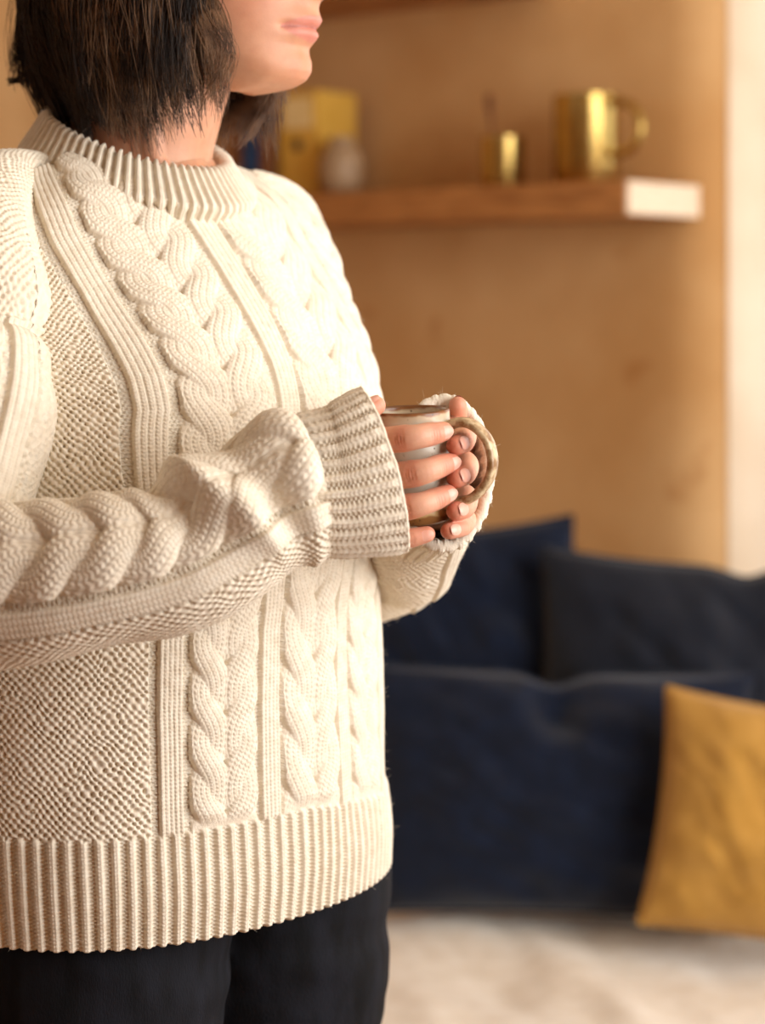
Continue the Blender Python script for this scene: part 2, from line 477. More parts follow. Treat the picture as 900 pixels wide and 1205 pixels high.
# ------------------------------------------------------------------ shelves and what stands on them
SH_TOP = CAM_Z + (HORIZON - 211) * 3.10 / F_PX
SH_BOT = CAM_Z + (HORIZON - 253) * 3.10 / F_PX
def shelf(name, x1, z0, z1, label):
    # x1 = right end along E1 measured from the shelf corner; boards of three planks' look: a slab, its end face coloured as lit and two brackets
    root = empty(name, tuple(wall_xy(x1, -.1)[:2]) + (z0,))
    c = wall_xy((x1 + LEFT) / 2, -.1075); c[2] = (z0 + z1) / 2
    box('board', c, ((x1 - LEFT) / 2, .1075, (z1 - z0) / 2), M['shelf_wood'], root, WAX, .004)
    c = wall_xy(x1 + .003, -.1075); c[2] = (z0 + z1) / 2
    box('board_end', c, (.003, .1055, (z1 - z0) / 2 - .002), M['lit_end'], root, WAX, .001)  # end face paler than the board: window light put into its colour
    tag(root, label, 'shelf')
    return root
shelf('wall_shelf', 0.0, SH_BOT, SH_TOP, 'thick wooden wall shelf with window light coloured into its end, holding brass cups and books')
shelf('wall_shelf', -.30, 1.815, 1.865, 'dark upper wooden shelf cut off by the top edge of the picture')

def on_shelf(px, depth):
    """point on the shelf top at image column px, depth metres behind the front edge"""
    o = SHELF_C + E2 * depth; k = (px - 450) / F_PX
    # o + t*E1 : x = k*y
    t = (k * o[1] - o[0]) / (E1[0] - k * E1[1])
    p = o + E1 * t; p[2] = SH_TOP + .0005
    return p

def lathe_obj(name, profile, mat, parent, loc, n=64):
    V, Q = lathe_np(profile, n)
    return link(name, mesh_np(name, V + np.asarray(loc), Q), mat, parent)

def brass_mug(px, depth, r, h, handle, label, cat, name):
    p = on_shelf(px, depth); root = empty(name, p)
    t = .0025
    prof = [(0.0005, 0), (r * .96, 0), (r, .004), (r, h - .004), (r + .001, h - .001), (r, h), (r - t, h), (r - t, .006), (.0005, .006)]
    lathe_obj('body', prof, M['brass'], root, p)
    if handle:
        hp = []
        d = -E2 * .15 + E1 * .99; d /= np.linalg.norm(d)
        for k in np.linspace(0, 1, 24):
            a = k * np.pi
            hp.append(p + d * (r - .002 + .066 * math.sin(a) ** .7) + np.array([0, 0, h * .90 - (h * .58) * (1 - math.cos(a)) / 2]))
        V, Q = tube_np(hp, [.007] * 24, 10)
        link('handle', mesh_np('handle', V, Q), M['brass'], root)
        V, Q = lathe_np([(r + .0002, h * .30), (r + .0022, h * .305), (r + .0022, h * .325), (r + .0002, h * .33)])
        link('band', mesh_np('band', V + p, Q), M['brass'], root)
    return tag(root, label, cat)
brass_mug(690, .115, .054, .148, True, 'tall brass mug with a round handle near the shelf end', 'mug', 'brass_mug')
cup = brass_mug(592, .085, .037, .085, False, 'small handleless brass cup on the shelf beside the tall mug', 'cup', 'brass_cup')
pp = on_shelf(585, .085); pp[2] += .008
q = pp + np.array([-.012, .02, .145])
V, Q = tube_np(np.array([pp + (q - pp) * k for k in np.linspace(0, 1, 8)]), [.0025] * 6 + [.006, .008], 8)
o = link('wooden_stirrer', mesh_np('wooden_stirrer', V, Q), M['brown_cloth']); tag(o, 'thin dark wooden stirrer standing in the small brass cup', 'stirrer')

def book(px, depth, w, hgt, dep, mat, label, name='book', cat='book', tilt=0):
    p = on_shelf(px, depth); root = empty(name, p)
    ax = WAX
    c = p + np.array([0, 0, hgt / 2])
    box('page_block', c + E2 * .002, (w / 2 - .003, dep / 2 - .004, hgt / 2 - .004), M['paper'], root, ax)
    for s in (-1, 1):
        box('cover', c + E1 * s * (w / 2 - .0015), (.0015, dep / 2, hgt / 2), mat, root, ax, .0008)
    box('spine', c - E2 * (dep / 2 - .0015), (w / 2 - .0032, .0015, hgt / 2), mat, root, ax, .0008)
    return tag(root, label, cat)
book(303, .10, .028, .175, .13, M['brown_cloth'], 'brown cloth book on the shelf behind the loose hair')
book(322, .10, .030, .150, .13, M['blue_cloth'], 'dark blue book on the shelf beside the chin')
book(338, .10, .016, .165, .13, M['brown_cloth'], 'thin brown book squeezed between the blue book and the yellow box')
# tall yellow box with a cream panel
p = on_shelf(374, .115); root = empty('yellow_box', p)
c = p + np.array([0, 0, .095])
box('carton', c, (.046, .055, .095), M['yellow_card'], root, WAX, .002)
box('cream_panel', c - E2 * .0555 + np.array([0, 0, .055]), (.034, .0008, .028), M['cream_card'], root, WAX)
V, Q = lathe_np([(.0002, 0), (.012, 0), (.012, .0012), (.0002, .0012)], 32)
Vr = (c - E2 * .055 + np.array([0, 0, -.002]))[None] + V[:, 0:1] * E1[None] + V[:, 1:2] * np.array([[0, 0, 1.]]) - V[:, 2:3] * E2[None]
link('dark_seal', mesh_np('dark_seal', Vr, Q), M['dark_print'], root)
tag(root, 'yellow card box with a cream panel behind the pale jar', 'box')
p = on_shelf(402, .05); root = empty('stoneware_jar', p)
lathe_obj('body', [(.0005, 0), (.026, 0), (.034, .01), (.04, .035), (.039, .06), (.030, .08), (.021, .088), (.021, .094), (.0235, .098), (.022, .10), (.018, .099), (.018, .09), (.026, .075), (.034, .05), (.03, .012), (.0005, .006)], M['stoneware'], root, p)
tag(root, 'round pale stoneware jar in front of the yellow box', 'jar')

# ------------------------------------------------------------------ bench and cushions
SEAT = .45
def bench():
    ax = WAX
    c0 = wall_xy(.40, -.60)
    root = empty('bench', tuple(c0[:2]) + (0,))
    c = c0.copy(); c[2] = .14
    box('platform', c, (1.48, .56, .14), M['frame_wood'], root, ax, .006)
    # mattress: rounded slab with soft creases
    nu, nv = 260, 140
    hx, hy, hz = 1.5, .585, .085
    u = np.linspace(-1, 1, nu); v = np.linspace(-1, 1, nv)
    U, Vv = np.meshgrid(u, v)
    edge = (1 - np.abs(U) ** 40) * (1 - np.abs(Vv) ** 24)
    edge = np.clip(edge, 0, 1) ** .5
    cre = .026 * (vnoise(U * 9 + Vv * 5, U * 1.5 - Vv * 3, 4) - .5) + .016 * (vnoise(U * 22 + Vv * 9, U * 2 - Vv * 5, 5) - .5)
    zt = hz * edge + cre * edge
    zb = -hz * edge
    def tow(X, Y, Z): return c0 + X[..., None] * ax[0] + Y[..., None] * ax[1] + (Z + SEAT - hz)[..., None] * ax[2]
    Pt = tow(U * hx, Vv * hy, zt); Pb = tow(U * hx, Vv * hy, zb)[:, ::-1]
    V_, Q_ = merge([(Pt.reshape(-1, 3), grid_quads(nv, nu)), (Pb.reshape(-1, 3), grid_quads(nv, nu))])
    link('seat_mattress', mesh_np('seat_mattress', V_, Q_), M['linen'], root)
    pt = []
    for k in np.linspace(0, 1, 80): pt.append(tow(np.array((2 * k - 1) * .985 * hx), np.array(-.985 * hy), np.array(.0)))
    V_, Q_ = tube_np(np.array(pt), [.006] * 80, 8); link('piping', mesh_np('piping', V_, Q_), M['linen'], root)
    tag(root, 'low bench seat with a creased cream linen mattress under the cushions', 'bench')
bench()

def cushion(name, c, w, h, th, mat, label, yaw=0, lean=0, roll=0, seed=0, dents=(), pinch=.07):
    """pillow standing on its edge; c = its centre; faces the camera at yaw 0"""
    root = empty(name, tuple(c))
    n = 110
    u = np.linspace(-1, 1, n); U, Vv = np.meshgrid(u, u)
    # corners reach out, sides draw in
    sx = 1 - pinch * (1 - Vv ** 2); sy = 1 - pinch * (1 - U ** 2) * .9
    prof = np.clip((1 - U ** 2), 0, 1) ** .42 * np.clip((1 - Vv ** 2), 0, 1) ** .42
    wr = (vnoise(U * 2.5 + 7, Vv * 2.5, seed) - .5) * .42 + (vnoise(U * 6 + Vv * 3, Vv * 5, seed + 1) - .5) * .20
    Zf = prof * (1 + wr)
    for (du, dv, rad, amt) in dents: Zf = Zf - amt * np.exp(-(((U - du) / rad) ** 2 + ((Vv - dv) / (rad * 2.2)) ** 2)) * prof
    top_dent = np.zeros_like(U)
    for (du, dv, rad, amt) in dents: top_dent += amt * .10 * np.exp(-((U - du) / rad) ** 2) * np.clip(Vv, 0, 1) ** 2
    X = U * w / 2 * sx; Z = Vv * h / 2 * sy - top_dent * h
    a, l, r = R(yaw), R(lean), R(roll)
    Rm = np.array(Matrix.Rotation(a, 3, 'Z') @ Matrix.Rotation(-l, 3, 'X') @ Matrix.Rotation(r, 3, 'Y'))
    F_ = np.stack([X, -Zf * th / 2, Z], -1) @ Rm.T + np.asarray(c)
    B_ = (np.stack([X, prof * th / 2, Z], -1) @ Rm.T + np.asarray(c))[:, ::-1]
    V_, Q_ = merge([(F_.reshape(-1, 3), grid_quads(n, n)), (B_.reshape(-1, 3), grid_quads(n, n))])
    link('cover', mesh_np('cover', V_, Q_), mat, root)
    ring = np.vstack([F_[0], F_[1:, -1], F_[-1, ::-1][1:], F_[::-1, 0][1:]])
    V_, Q_ = tube_np(ring, [.0035] * len(ring), 6, cap=False); link('seam', mesh_np('seam', V_, Q_), mat, root)
    return tag(root, label, 'cushion', 'cushions on the bench')

def cush_at(pxl, pxr, pyt, pyb, Y):
    a, b = at(pxl, pyb, Y), at(pxr, pyt, Y)
    return (a + b) / 2, b[0] - a[0], b[2] - a[2]
c, w, h = cush_at(395, 690, 618, 980, 3.02)
cushion('cushion', c, w, h, .15, M['navy'], 'dark navy cushion at the back with a pointed upper corner against the wall', 2, 8, -4, 1)
c, w, h = cush_at(628, 965, 655, 1015, 2.90)
cushion('cushion', c, w, h, .17, M['charcoal_navy'], 'charcoal navy cushion leaning at the back right above the mustard one', -4, 10, 3, 2, [(.45, .75, .18, .35)])
c, w, h = cush_at(430, 885, 790, 1072, 2.70)
cushion('cushion', c, w, h, .16, M['navy'], 'wide navy lumbar cushion lying in front with a dented top edge', -2, 12, 1, 3, [(-.03, .75, .13, .5)], .05)
c, w, h = cush_at(768, 1075, 832, 1108, 2.52)
cushion('cushion', c, w, h, .13, M['mustard'], 'mustard yellow cushion at the right edge of the picture', -12, 16, 6, 4)

# ================================================================== the person
ALPHA = R(48)
FV = np.array([math.sin(ALPHA), -math.cos(ALPHA), 0.])      # where the chest faces
RV = np.array([-math.cos(ALPHA), -math.sin(ALPHA), 0.])     # her right
UP = np.array([0, 0, 1.])
person = empty('person', (-.165, 1.5, 0))
tag(person, 'person in a cream cable knit sweater and dark jeans holding a mug in both hands', 'person')

# ---- knit relief -------------------------------------------------
def knit_v(c, r, k=.45):
    """columns of V stitches, 0..1; c in stitches across, r in rows"""
    x = np.abs(c - np.floor(c) - .5)
    leg = np.sqrt(np.clip(1 - ((x - .25) / .25) ** 2, 0, 1))
    col = np.sqrt(np.clip(1 - (x / .5) ** 2, 0, 1))
    return k * col + (1 - k) * leg * (.55 + .45 * np.cos(2 * np.pi * (r - 1.15 * x)))
SW, SR = .0040, .0027                                       # stitch width and row height
def moss(u, v):
    w, h = .0029, .0031
    j = 1.0 * (vnoise(u / .008, v / .008, 2) - .5); j2 = 1.0 * (vnoise(u / .008, v / .008, 3) - .5)
    m = np.cos(np.pi * (u / w + j)) * np.cos(np.pi * (v / h + j2))
    a = .45 + 1.1 * vnoise(u / .0045, v / .0045, 6)
    return np.where(m > 0, .0007 * np.abs(m) ** .5, -.0024 * np.abs(m) ** 1.3 * a)
def purl(u, v):
    return -.0021 + .0011 * np.cos(2 * np.pi * v / SR) * np.cos(2 * np.pi * u / .0040 + np.pi * np.floor(v / SR)) + .0005 * np.cos(2 * np.pi * v / SR)
def stock(u, v, amp=.00085):
    return amp * knit_v(u / SW, v / SR, .66)
def horseshoe(u, v, hw, P, h=.0044, zamp=.0015, ph=0.0):
    """two mirrored ropes whose front strand runs from the outside to the middle as it goes down"""
    x = np.abs(u); pha = np.pi * (v / P + ph)
    m, A, sw = hw * .475, hw * .235, hw * .385
    out = np.full_like(u, -.0016) + .0006 * np.cos(2 * np.pi * v / SR)
    for sg in (1, -1):
        cs, sn = np.cos(pha), np.sin(pha)
        xc = m + sg * A * cs * (1 + .12 * cs * sg)
        sl = -sg * A * sn * np.pi / P
        q = (x - xc) / np.sqrt(1 + sl * sl)
        z = -sg * sn * zamp
        body = np.sqrt(np.clip(1 - (np.abs(q) / sw) ** 2.2, 0, 1))
        st = .0015 * knit_v(q / (sw * 2 / 5.0) + .5, (v + sl * q * .9) / (SR * 1.05))
        hh = np.where(np.abs(q) < sw, -.0016 + z + (h - .0005) * body + st * np.clip(body * 2, 0, 1), -1)
        out = np.maximum(out, hh)
    return out
def bands(u, v, n=4):
    """n plain stitch columns standing between purl gutters; u from -.5..+.5 of its width n*SW"""
    hw = n * SW / 2
    e = sstep(hw + .0006, hw - .0012, np.abs(u))
    return purl(u, v) * (1 - e) + e * (.0006 + stock(u + hw, v, .0017))
def rib(u, v, pitch, h=.0030, wide=.5):
    x = (u / pitch) % 1.0; d = np.abs(x - .5) * 2                # d=0 crest, 1 gutter
    crest = sstep(wide + .22, wide - .22, d)
    st = .0010 * knit_v((x - .5) / (wide * 1.05) + .5 + .0, v / SR)
    gut = .0008 * np.cos(2 * np.pi * v / SR + np.pi * np.floor(u / pitch)) * (1 - crest)
    return crest * (h + st) + gut

# ---- torso of the sweater ---------------------------------------
def zp(py): return CAM_Z + (HORIZON - py) * .617e-3
HEM = .858
ZTAB = [HEM, zp(1000), zp(900), zp(700), zp(520), zp(443), zp(387), zp(316), zp(240), zp(200), zp(172), zp(158)]
DTAB = [.147, .152, .150, .150, .153, .143, .123, .090, .060, .045, .022, -.004]
BTAB = [.120, .122, .118, .110, .112, .115, .112, .104, .085, .062, .036, .006]
ATAB = [.194, .198, .199, .200, .198, .196, .195, .195, .192, .188, .176, .160]      # her right, towards the camera
ALTAB = [.180, .180, .172, .163, .168, .178, .184, .186, .186, .184, .174, .160]     # her left
ZTOP = ZTAB[-1]
def centre_x(z): return np.interp(z, [HEM, zp(700), zp(443), zp(150)], [-.163, -.167, -.173, -.173])
def torso_base(phi, z):
    """phi[nu] (0 front, + her right), z[nv] reference heights -> P[nv,nu,3]"""
    PH, Z = np.meshgrid(phi, z)
    df = smooth_interp(Z, ZTAB, DTAB, .010); db = smooth_interp(Z, ZTAB, BTAB, .012); n = 2.2
    cs, sn = np.cos(PH), np.sin(PH)
    a = np.where(sn > 0, smooth_interp(Z, ZTAB, ATAB, .010), smooth_interp(Z, ZTAB, ALTAB, .010))
    w = a * np.sign(sn) * np.abs(sn) ** (2 / n)
    d = np.where(cs > 0, df, db) * np.sign(cs) * np.abs(cs) ** (2 / n)
    # shoulders fall away from the neck
    k = sstep(zp(520), ZTOP, Z)
    fall = -np.clip(np.abs(w) - .025, 0, 1) * .33
    zz = Z + fall * k
    # lower edge pulled in, soft drag folds
    P = np.zeros(PH.shape + (3,))
    P[..., 0] = centre_x(Z); P[..., 1] = 1.5; P[..., 2] = zz
    P += RV * w[..., None] + FV * d[..., None]
    return P, w, d
_ph = np.linspace(0, np.pi, 2000)
_pr, _, _ = torso_base(_ph, np.array([zp(800)]))
_us = np.r_[0, np.cumsum(np.linalg.norm(np.diff(_pr[0], axis=0), axis=1))]
UT = _us[-1]                                              # half the girth
def sweater_torso():
    fine = .00066
    # u from the middle of the front, dense where the camera sees it
    u = np.concatenate([np.arange(-UT, -.20, .007), np.arange(-.20, -.135, .0012), np.arange(-.135, .335, fine), np.arange(.336, UT - .003, .007)])
    phi = np.interp(np.abs(u), _us, _ph) * np.sign(u)
    cl = np.arange(0, ZTOP - HEM, fine)
    z = HEM + cl
    # cloth length along the front
    dd = np.gradient(smooth_interp(z, ZTAB, DTAB, .010), z)
    v = np.r_[0, np.cumsum(np.sqrt(1 + np.clip(dd[1:], -2.5, 2.5) ** 2) * np.diff(z))]
    P, w, d = torso_base(phi, z)
    U, Vv = np.meshgrid(u, v); Zz = np.repeat(z[:, None], len(u), 1)
    # the upper front is stretched sideways and drawn round towards her left by the raised arms
    st = .855 + .405 * sstep(zp(720), zp(470), Zz)
    du = np.interp(Zz, [zp(800), zp(720), zp(470), zp(430), zp(316), zp(240), zp(170)], [.0095, .012, .048, .048, .042, .034, .030])
    Uc = U / st + du
    N = -grid_normals(P, True)
    s = np.sign((N * (P - np.array([-.168, 1.5, 0]))[..., :3] * np.array([1, 1, 0])).sum()); N *= s
    # soft folds of the body
    fold = .006 * (vnoise(U / .10, Vv / .16, 8) - .5) + .005 * (vnoise(U / .045 + Vv / .10, Vv / .13, 9) - .5)
    fold *= sstep(.0, .10, Vv)
    Hh = np.full_like(U, 0.0)
    au = np.abs(Uc)
    # pattern columns
    hem_h = .074 + .10 * np.clip(U, -.13, 0)
    H_moss = moss(U, Vv)
    H = H_moss.copy()
    hfade = sstep(0, .012, Vv - hem_h)
    def put(mask, val):
        np.copyto(H, val, where=mask)
    put(au < .157, purl(U, Vv))
    b1 = au - .140; put(np.abs(b1) < .0115, bands(b1, Vv, 5))
    ca = au - .0935; put(np.abs(ca) < .0300, horseshoe(ca, Vv, .0290, .0335) * hfade)
    b2 = au - .0495; put(np.abs(b2) < .0115, bands(b2, Vv, 5))
    cc = Uc; put(np.abs(cc) < .0365, horseshoe(cc, Vv, .0360, .0430, .0050, .0018, .35) * hfade)
    # ribbed hem
    k = sstep(hem_h + .002, hem_h - .002, Vv)
    H = H * (1 - k) + k * (rib(U, Vv, .0104, .0026, .46) - .0012)
    P = P + N * (H + fold)[..., None]
    # hem turned under
    extra = []
    for j, (dn, dz) in enumerate(((-.002, -.0012), (-.0045, -.001), (-.006, .002), (-.006, .03))):
        row = P[0] + N[0] * dn; row[:, 2] += dz; extra.append(row)
    P = np.concatenate([np.array(extra[::-1]), P], 0)
    nv, nu = P.shape[:2]
    Q = grid_quads(nv, nu, True)
    # neck opening
    rel = P - COLLAR_C
    pr, pf = rel @ RV, rel @ FV
    hole = COLLAR_R + .004 + .010 * sstep(-.045, .0, pr + .5 * pf) * sstep(.070, .035, pf)
    inside = (np.hypot(pr, pf) < hole) & (P[..., 2] > zp(330))
    ins = inside.ravel()
    Q = Q[~(ins[Q].all(1))]
    Vt = P.reshape(-1, 3)
    used = np.zeros(len(Vt), bool); used[Q.ravel()] = True
    idx = np.cumsum(used) - 1
    return Vt[used], idx[Q], P, N

# ---- collar ------------------------------------------------------
COLLAR_R = .066
COLLAR_C = np.array([(162 - 450) * .638e-3, 1.5, 0.])
def collar_curve(th, rad, dz):
    z = 1.4095 - .0275 * np.cos(th) + dz
    return COLLAR_C[None] + RV * (np.sin(th) * rad)[:, None] + FV * (np.cos(th) * rad)[:, None] + UP * z[:, None]
def make_collar():
    nth = 900; th = np.linspace(0, 2 * np.pi, nth, endpoint=False)
    # section from the inside, over the top, down the outside
    sec = [(-.004, -.030), (-.0045, -.018), (-.004, -.006), (-.002, -.0008), (.0005, .0008), (.003, -.0005)]
    for k in np.linspace(0, 1, 26)[1:]: sec.append((.003 + .0165 * k ** 1.1, -.0005 - .0255 * k))
    sec += [(.0195, -.029), (.016, -.033), (.012, -.042)]
    sec = np.array(sec)
    P = np.array([collar_curve(th, COLLAR_R + a + 0 * th, b + 0 * th) for a, b in sec])
    N = grid_normals(P, True)
    c = COLLAR_C + UP * 1.39
    if (N[20] * (P[20] - c)).sum() < 0: N = -N
    lv = np.r_[0, np.cumsum(np.linalg.norm(np.diff(sec, axis=0), axis=1))]
    U, Vv = np.meshgrid(th * COLLAR_R * 1.15, lv)
    npitch = 2 * np.pi * COLLAR_R * 1.15 / 66
    amp = np.interp(lv, [0, .026, .03, .032, lv[-1] - .006, lv[-1]], [.3, .6, .7, 1, 1, .4])[:, None]
    H = rib(U, Vv, npitch, .0026, .48) * amp
    P = P + N * H[..., None]
    return P.reshape(-1, 3), grid_quads(len(sec), nth, True), P, N

torso_V, torso_Q, torso_P, torso_N = sweater_torso()
sweater = link('sweater', mesh_np('sweater', torso_V, torso_Q), M['wool'], person)
sweater['label'] = 'chunky cream cable knit sweater with ribbed hem'
V, Q, collar_P, collar_N = make_collar()
o = link('collar', mesh_np('collar', V, Q), M['wool'], sweater); o['label'] = 'ribbed crew neck collar'

# ---- sleeves ------------------------------------------------------
def sleeve_grid(path, ref, nlen, fine_lo, fine_hi, dens, s_lo=0.0, s_hi=1.0):
    """path rows x,y,z,ra,rb ; ra along N (the ref direction), rb across.  Returns P, s, theta, radius"""
    C, s = catmull(path, nlen)
    return C, s

def tube_surface(C, ref, theta):
    T_, N_, B_ = frames(C[:, :3], ref)
    a = C[:, 3][:, None, None]; b = C[:, 4][:, None, None]
    return C[:, None, :3] + N_[:, None] * (np.cos(theta)[None, :, None] * a) + B_[:, None] * (np.sin(theta)[None, :, None] * b), T_, N_, B_

def near_sleeve():
    # from the cuff seam back to the elbow and up to the shoulder: px, py, Y, r towards camera, r up
    pts = [(362, 572, 1.268, .038, .0445), (330, 583, 1.262, .040, .0455), (292, 603, 1.257, .042, .0455), (250, 630, 1.252, .045, .0465), (190, 658, 1.247, .047, .0475), (110, 676, 1.245, .048, .0480),
           (20, 688, 1.250, .050, .0495), (-50, 690, 1.262, .053, .054), (-88, 655, 1.280, .058, .062), (-72, 580, 1.300, .060, .067), (-46, 480, 1.320, .062, .0675),
           (-36, 385, 1.342, .060, .0605), (-40, 315, 1.364, .055, .055), (-32, 260, 1.390, .046, .046), (8, 224, 1.425, .032, .032), (56, 206, 1.46, .016, .020)]
    path = np.array([list(at(a, b, c)) + [d, e] for a, b, c, d, e in pts])
    C0, s0 = catmull(path, 600); L = s0[-1]
    s = np.r_[np.arange(0, .30, .00062), np.arange(.30, .42, .0010), np.arange(.42, L, .0010)]
    C, s = catmull(path, s / L)
    dense = np.arange(R(-112), R(112), .00062 / .046)
    th = np.r_[dense, np.arange(R(112), R(248), R(2.5))]
    P, T_, N_, B_ = tube_surface(C, (0, -1, .0), th)
    TH, S = np.meshgrid(th, s)
    rad = .0455
    U = TH * rad
    # B = T x N : check it points up on the forearm
    sg = 1.0 if B_[50][2] > 0 else -1.0
    U = U * sg
    Nn = grid_normals(P, False)
    ctr = C[:, None, :3]
    Nn *= np.where((Nn * (P - ctr)).sum(-1, keepdims=True) < 0, -1, 1)
    # large folds: bunching before the cuff, soft creases at the elbow
    f = np.zeros_like(U)
    f += .0105 * np.exp(-((S - .052 - .30 * (U - .02)) / .0125) ** 2) * sstep(-.050, .005, U)
    f -= .0060 * np.exp(-((S - .030 - .15 * U) / .010) ** 2) * sstep(-.06, .0, U)
    f -= .0050 * np.exp(-((S - .080 - .35 * (U - .02)) / .013) ** 2) * sstep(-.03, .03, U)
    f += .0050 * np.exp(-((S - .012) / .010) ** 2)
    f += .008 * (vnoise(U / .05 + S / .08, S / .05, 21) - .5)
    f += .006 * np.exp(-((S - .40) / .014) ** 2) * np.cos(TH) - .008 * np.exp(-((S - .425) / .010) ** 2)
    v = L - S
    H = moss(U, S)
    cu = U - .030
    pm = np.abs(cu) < .046; np.copyto(H, purl(U, S), where=pm)
    c = np.abs(cu) < .034; np.copyto(H, horseshoe(cu, S, .0335, .0300, .0068, .0026, .2), where=c)
    for off in (-.0470, .0470):
        b = cu - off; np.copyto(H, bands(b, S, 4), where=np.abs(b) < .0105)
    # beyond the dropped shoulder seam the body's moss stitch goes on
    s_seam = float(s[np.argmin(np.abs(C[:, 2] - at(-35, 415, 1.33)[2]) + (s < .3))])
    sh_line = s_seam + .10 * U
    H = np.where(S > sh_line, moss(U, S), H)
    seam = np.exp(-((S - sh_line) / .0016) ** 2) * .0024 - np.exp(-((S - sh_line + .004) / .0016) ** 2) * .0018
    P = P + Nn * (f + H + seam)[..., None]
    return P, grid_quads(len(s), len(th), True), Nn

def cuff_surface(path, ref, nrib, rib_h, rim, n_in=10, nth=1100, flare=None):
    """ribbed cuff: outside from the seam to the edge, a rolled edge, then back inside"""
    C0, s0 = catmull(path, 300); L = s0[-1]
    C, s = catmull(path, np.linspace(0, 1, int(L / .00062)))
    th = np.linspace(0, 2 * np.pi, nth, endpoint=False)
    P, T_, N_, B_ = tube_surface(C, ref, th)
    Nn = P - C[:, None, :3]; Nn /= np.linalg.norm(Nn, axis=-1, keepdims=True)
    TH, S = np.meshgrid(th, s)
    per = 2 * np.pi / nrib
    U = TH / per * .0090
    H = rib(U, S, .0090, rib_h, .5)
    H += .0022 * (vnoise(np.cos(TH) * 2 + 5, np.sin(TH) * 2 + S * 20, 31) - .5)
    fade = sstep(0, .007, L - S)
    wavy = .0022 * (vnoise(np.cos(TH) * 2.5 + 9, np.sin(TH) * 2.5, 33) - .5)
    Po = P + Nn * (H * (.25 + .75 * fade) + rib_h * .45 * (1 - fade))[..., None] + T_[:, None] * (wavy * (S / L) ** 2)[..., None]
    rows = [Po]
    last, nl, tl = Po[-1], Nn[-1], T_[-1]
    for (dn, dt) in ((.0002, .0006), (-.0004, .0013), (-.0016, .0019), (-.0030, .0017), (-.0040, .0009), (-.0045, 0)):
        rows.append((last + nl * dn * rim + tl * dt * rim)[None])
    inner = (P - Nn * .0042 * rim - Nn * (rib(U + .0045, S, .0090, rib_h * .8, .5) * .7 - .0012)[..., None])[::-1][2:]
    step = max(1, len(inner) // 60)
    rows.append(inner[::step])
    G = np.concatenate(rows, 0)
    return G, grid_quads(len(G), nth, True), Po, Nn

near_P, near_Q, near_N = near_sleeve()
o = link('sleeve', mesh_np('sleeve', near_P.reshape(-1, 3), near_Q), M['wool'], sweater); o['label'] = 'near sleeve with a wide cable, pushed into folds at the wrist'
ncp = [(352, 573, 1.268, .036, .0420), (372, 569, 1.268, .037, .0435), (400, 566, 1.270, .038, .0465), (425, 560, 1.272, .0395, .0500), (449, 553, 1.275, .0405, .0535)]
path = np.array([list(at(a, b, c)) + [d, e] for a, b, c, d, e in ncp])
G, Q, ncuff_P, ncuff_N = cuff_surface(path, (0, -1, 0), 30, .0021, 1.0)
o = link('cuff', mesh_np('cuff', G.reshape(-1, 3), Q), M['wool'], sweater); o['label'] = 'wide ribbed cuff of the near sleeve'

def far_sleeve():
    pts = [(504, 582, 1.425, .029, .036), (494, 600, 1.450, .034, .040), (486, 624, 1.485, .037, .039), (472, 648, 1.53, .039, .040), (452, 664, 1.585, .041, .042), (425, 672, 1.65, .046, .046), (375, 640, 1.70, .050, .050), (350, 560, 1.70, .054, .054),
           (340, 420, 1.68, .055, .055), (325, 320, 1.66, .052, .055), (305, 270, 1.63, .042, .046), (270, 240, 1.60, .03, .035)]
    path = np.array([list(at(a, b, c)) + [d, e] for a, b, c, d, e in pts])
    C0, s0 = catmull(path, 400); L = s0[-1]
    s = np.r_[np.arange(0, .22, .0009), np.arange(.22, L, .004)]
    C, s = catmull(path, s / L)
    th = np.linspace(0, 2 * np.pi, 380, endpoint=False)
    P, T_, N_, B_ = tube_surface(C, (0, -1, 0), th)
    Nn = P - C[:, None, :3]; Nn /= np.linalg.norm(Nn, axis=-1, keepdims=True)
    TH, S = np.meshgrid(th, s); U = (TH - np.pi) * .045
    H = moss(U, S)
    for off in (-.09, -.03, .03, .09):
        b = U - off; np.copyto(H, bands(b, S, 4), where=np.abs(b) < .0105)
    H += .010 * (vnoise(U / .05, S / .03, 41) - .5)
    return P + Nn * H[..., None], grid_quads(len(s), len(th), True), Nn
far_P, far_Q, far_N = far_sleeve()
o = link('sleeve', mesh_np('sleeve', far_P.reshape(-1, 3), far_Q), M['wool'], sweater); o['label'] = 'far sleeve showing below the hands'
fcp = [(492, 600, 1.455, .030, .038), (502, 584, 1.428, .031, .042), (511, 570, 1.402, .0315, .046), (517, 561, 1.376, .0325, .0500), (521, 556, 1.348, .0335, .0520)]
path = np.array([list(at(a, b, c)) + [d, e] for a, b, c, d, e in fcp])
G, Q, fcuff_P, fcuff_N = cuff_surface(path, (1, 0, 0), 30, .0018, 1.7, nth=700)
o = link('cuff', mesh_np('cuff', G.reshape(-1, 3), Q), M['wool'], sweater); o['label'] = 'open cuff of the far sleeve around the fingers'

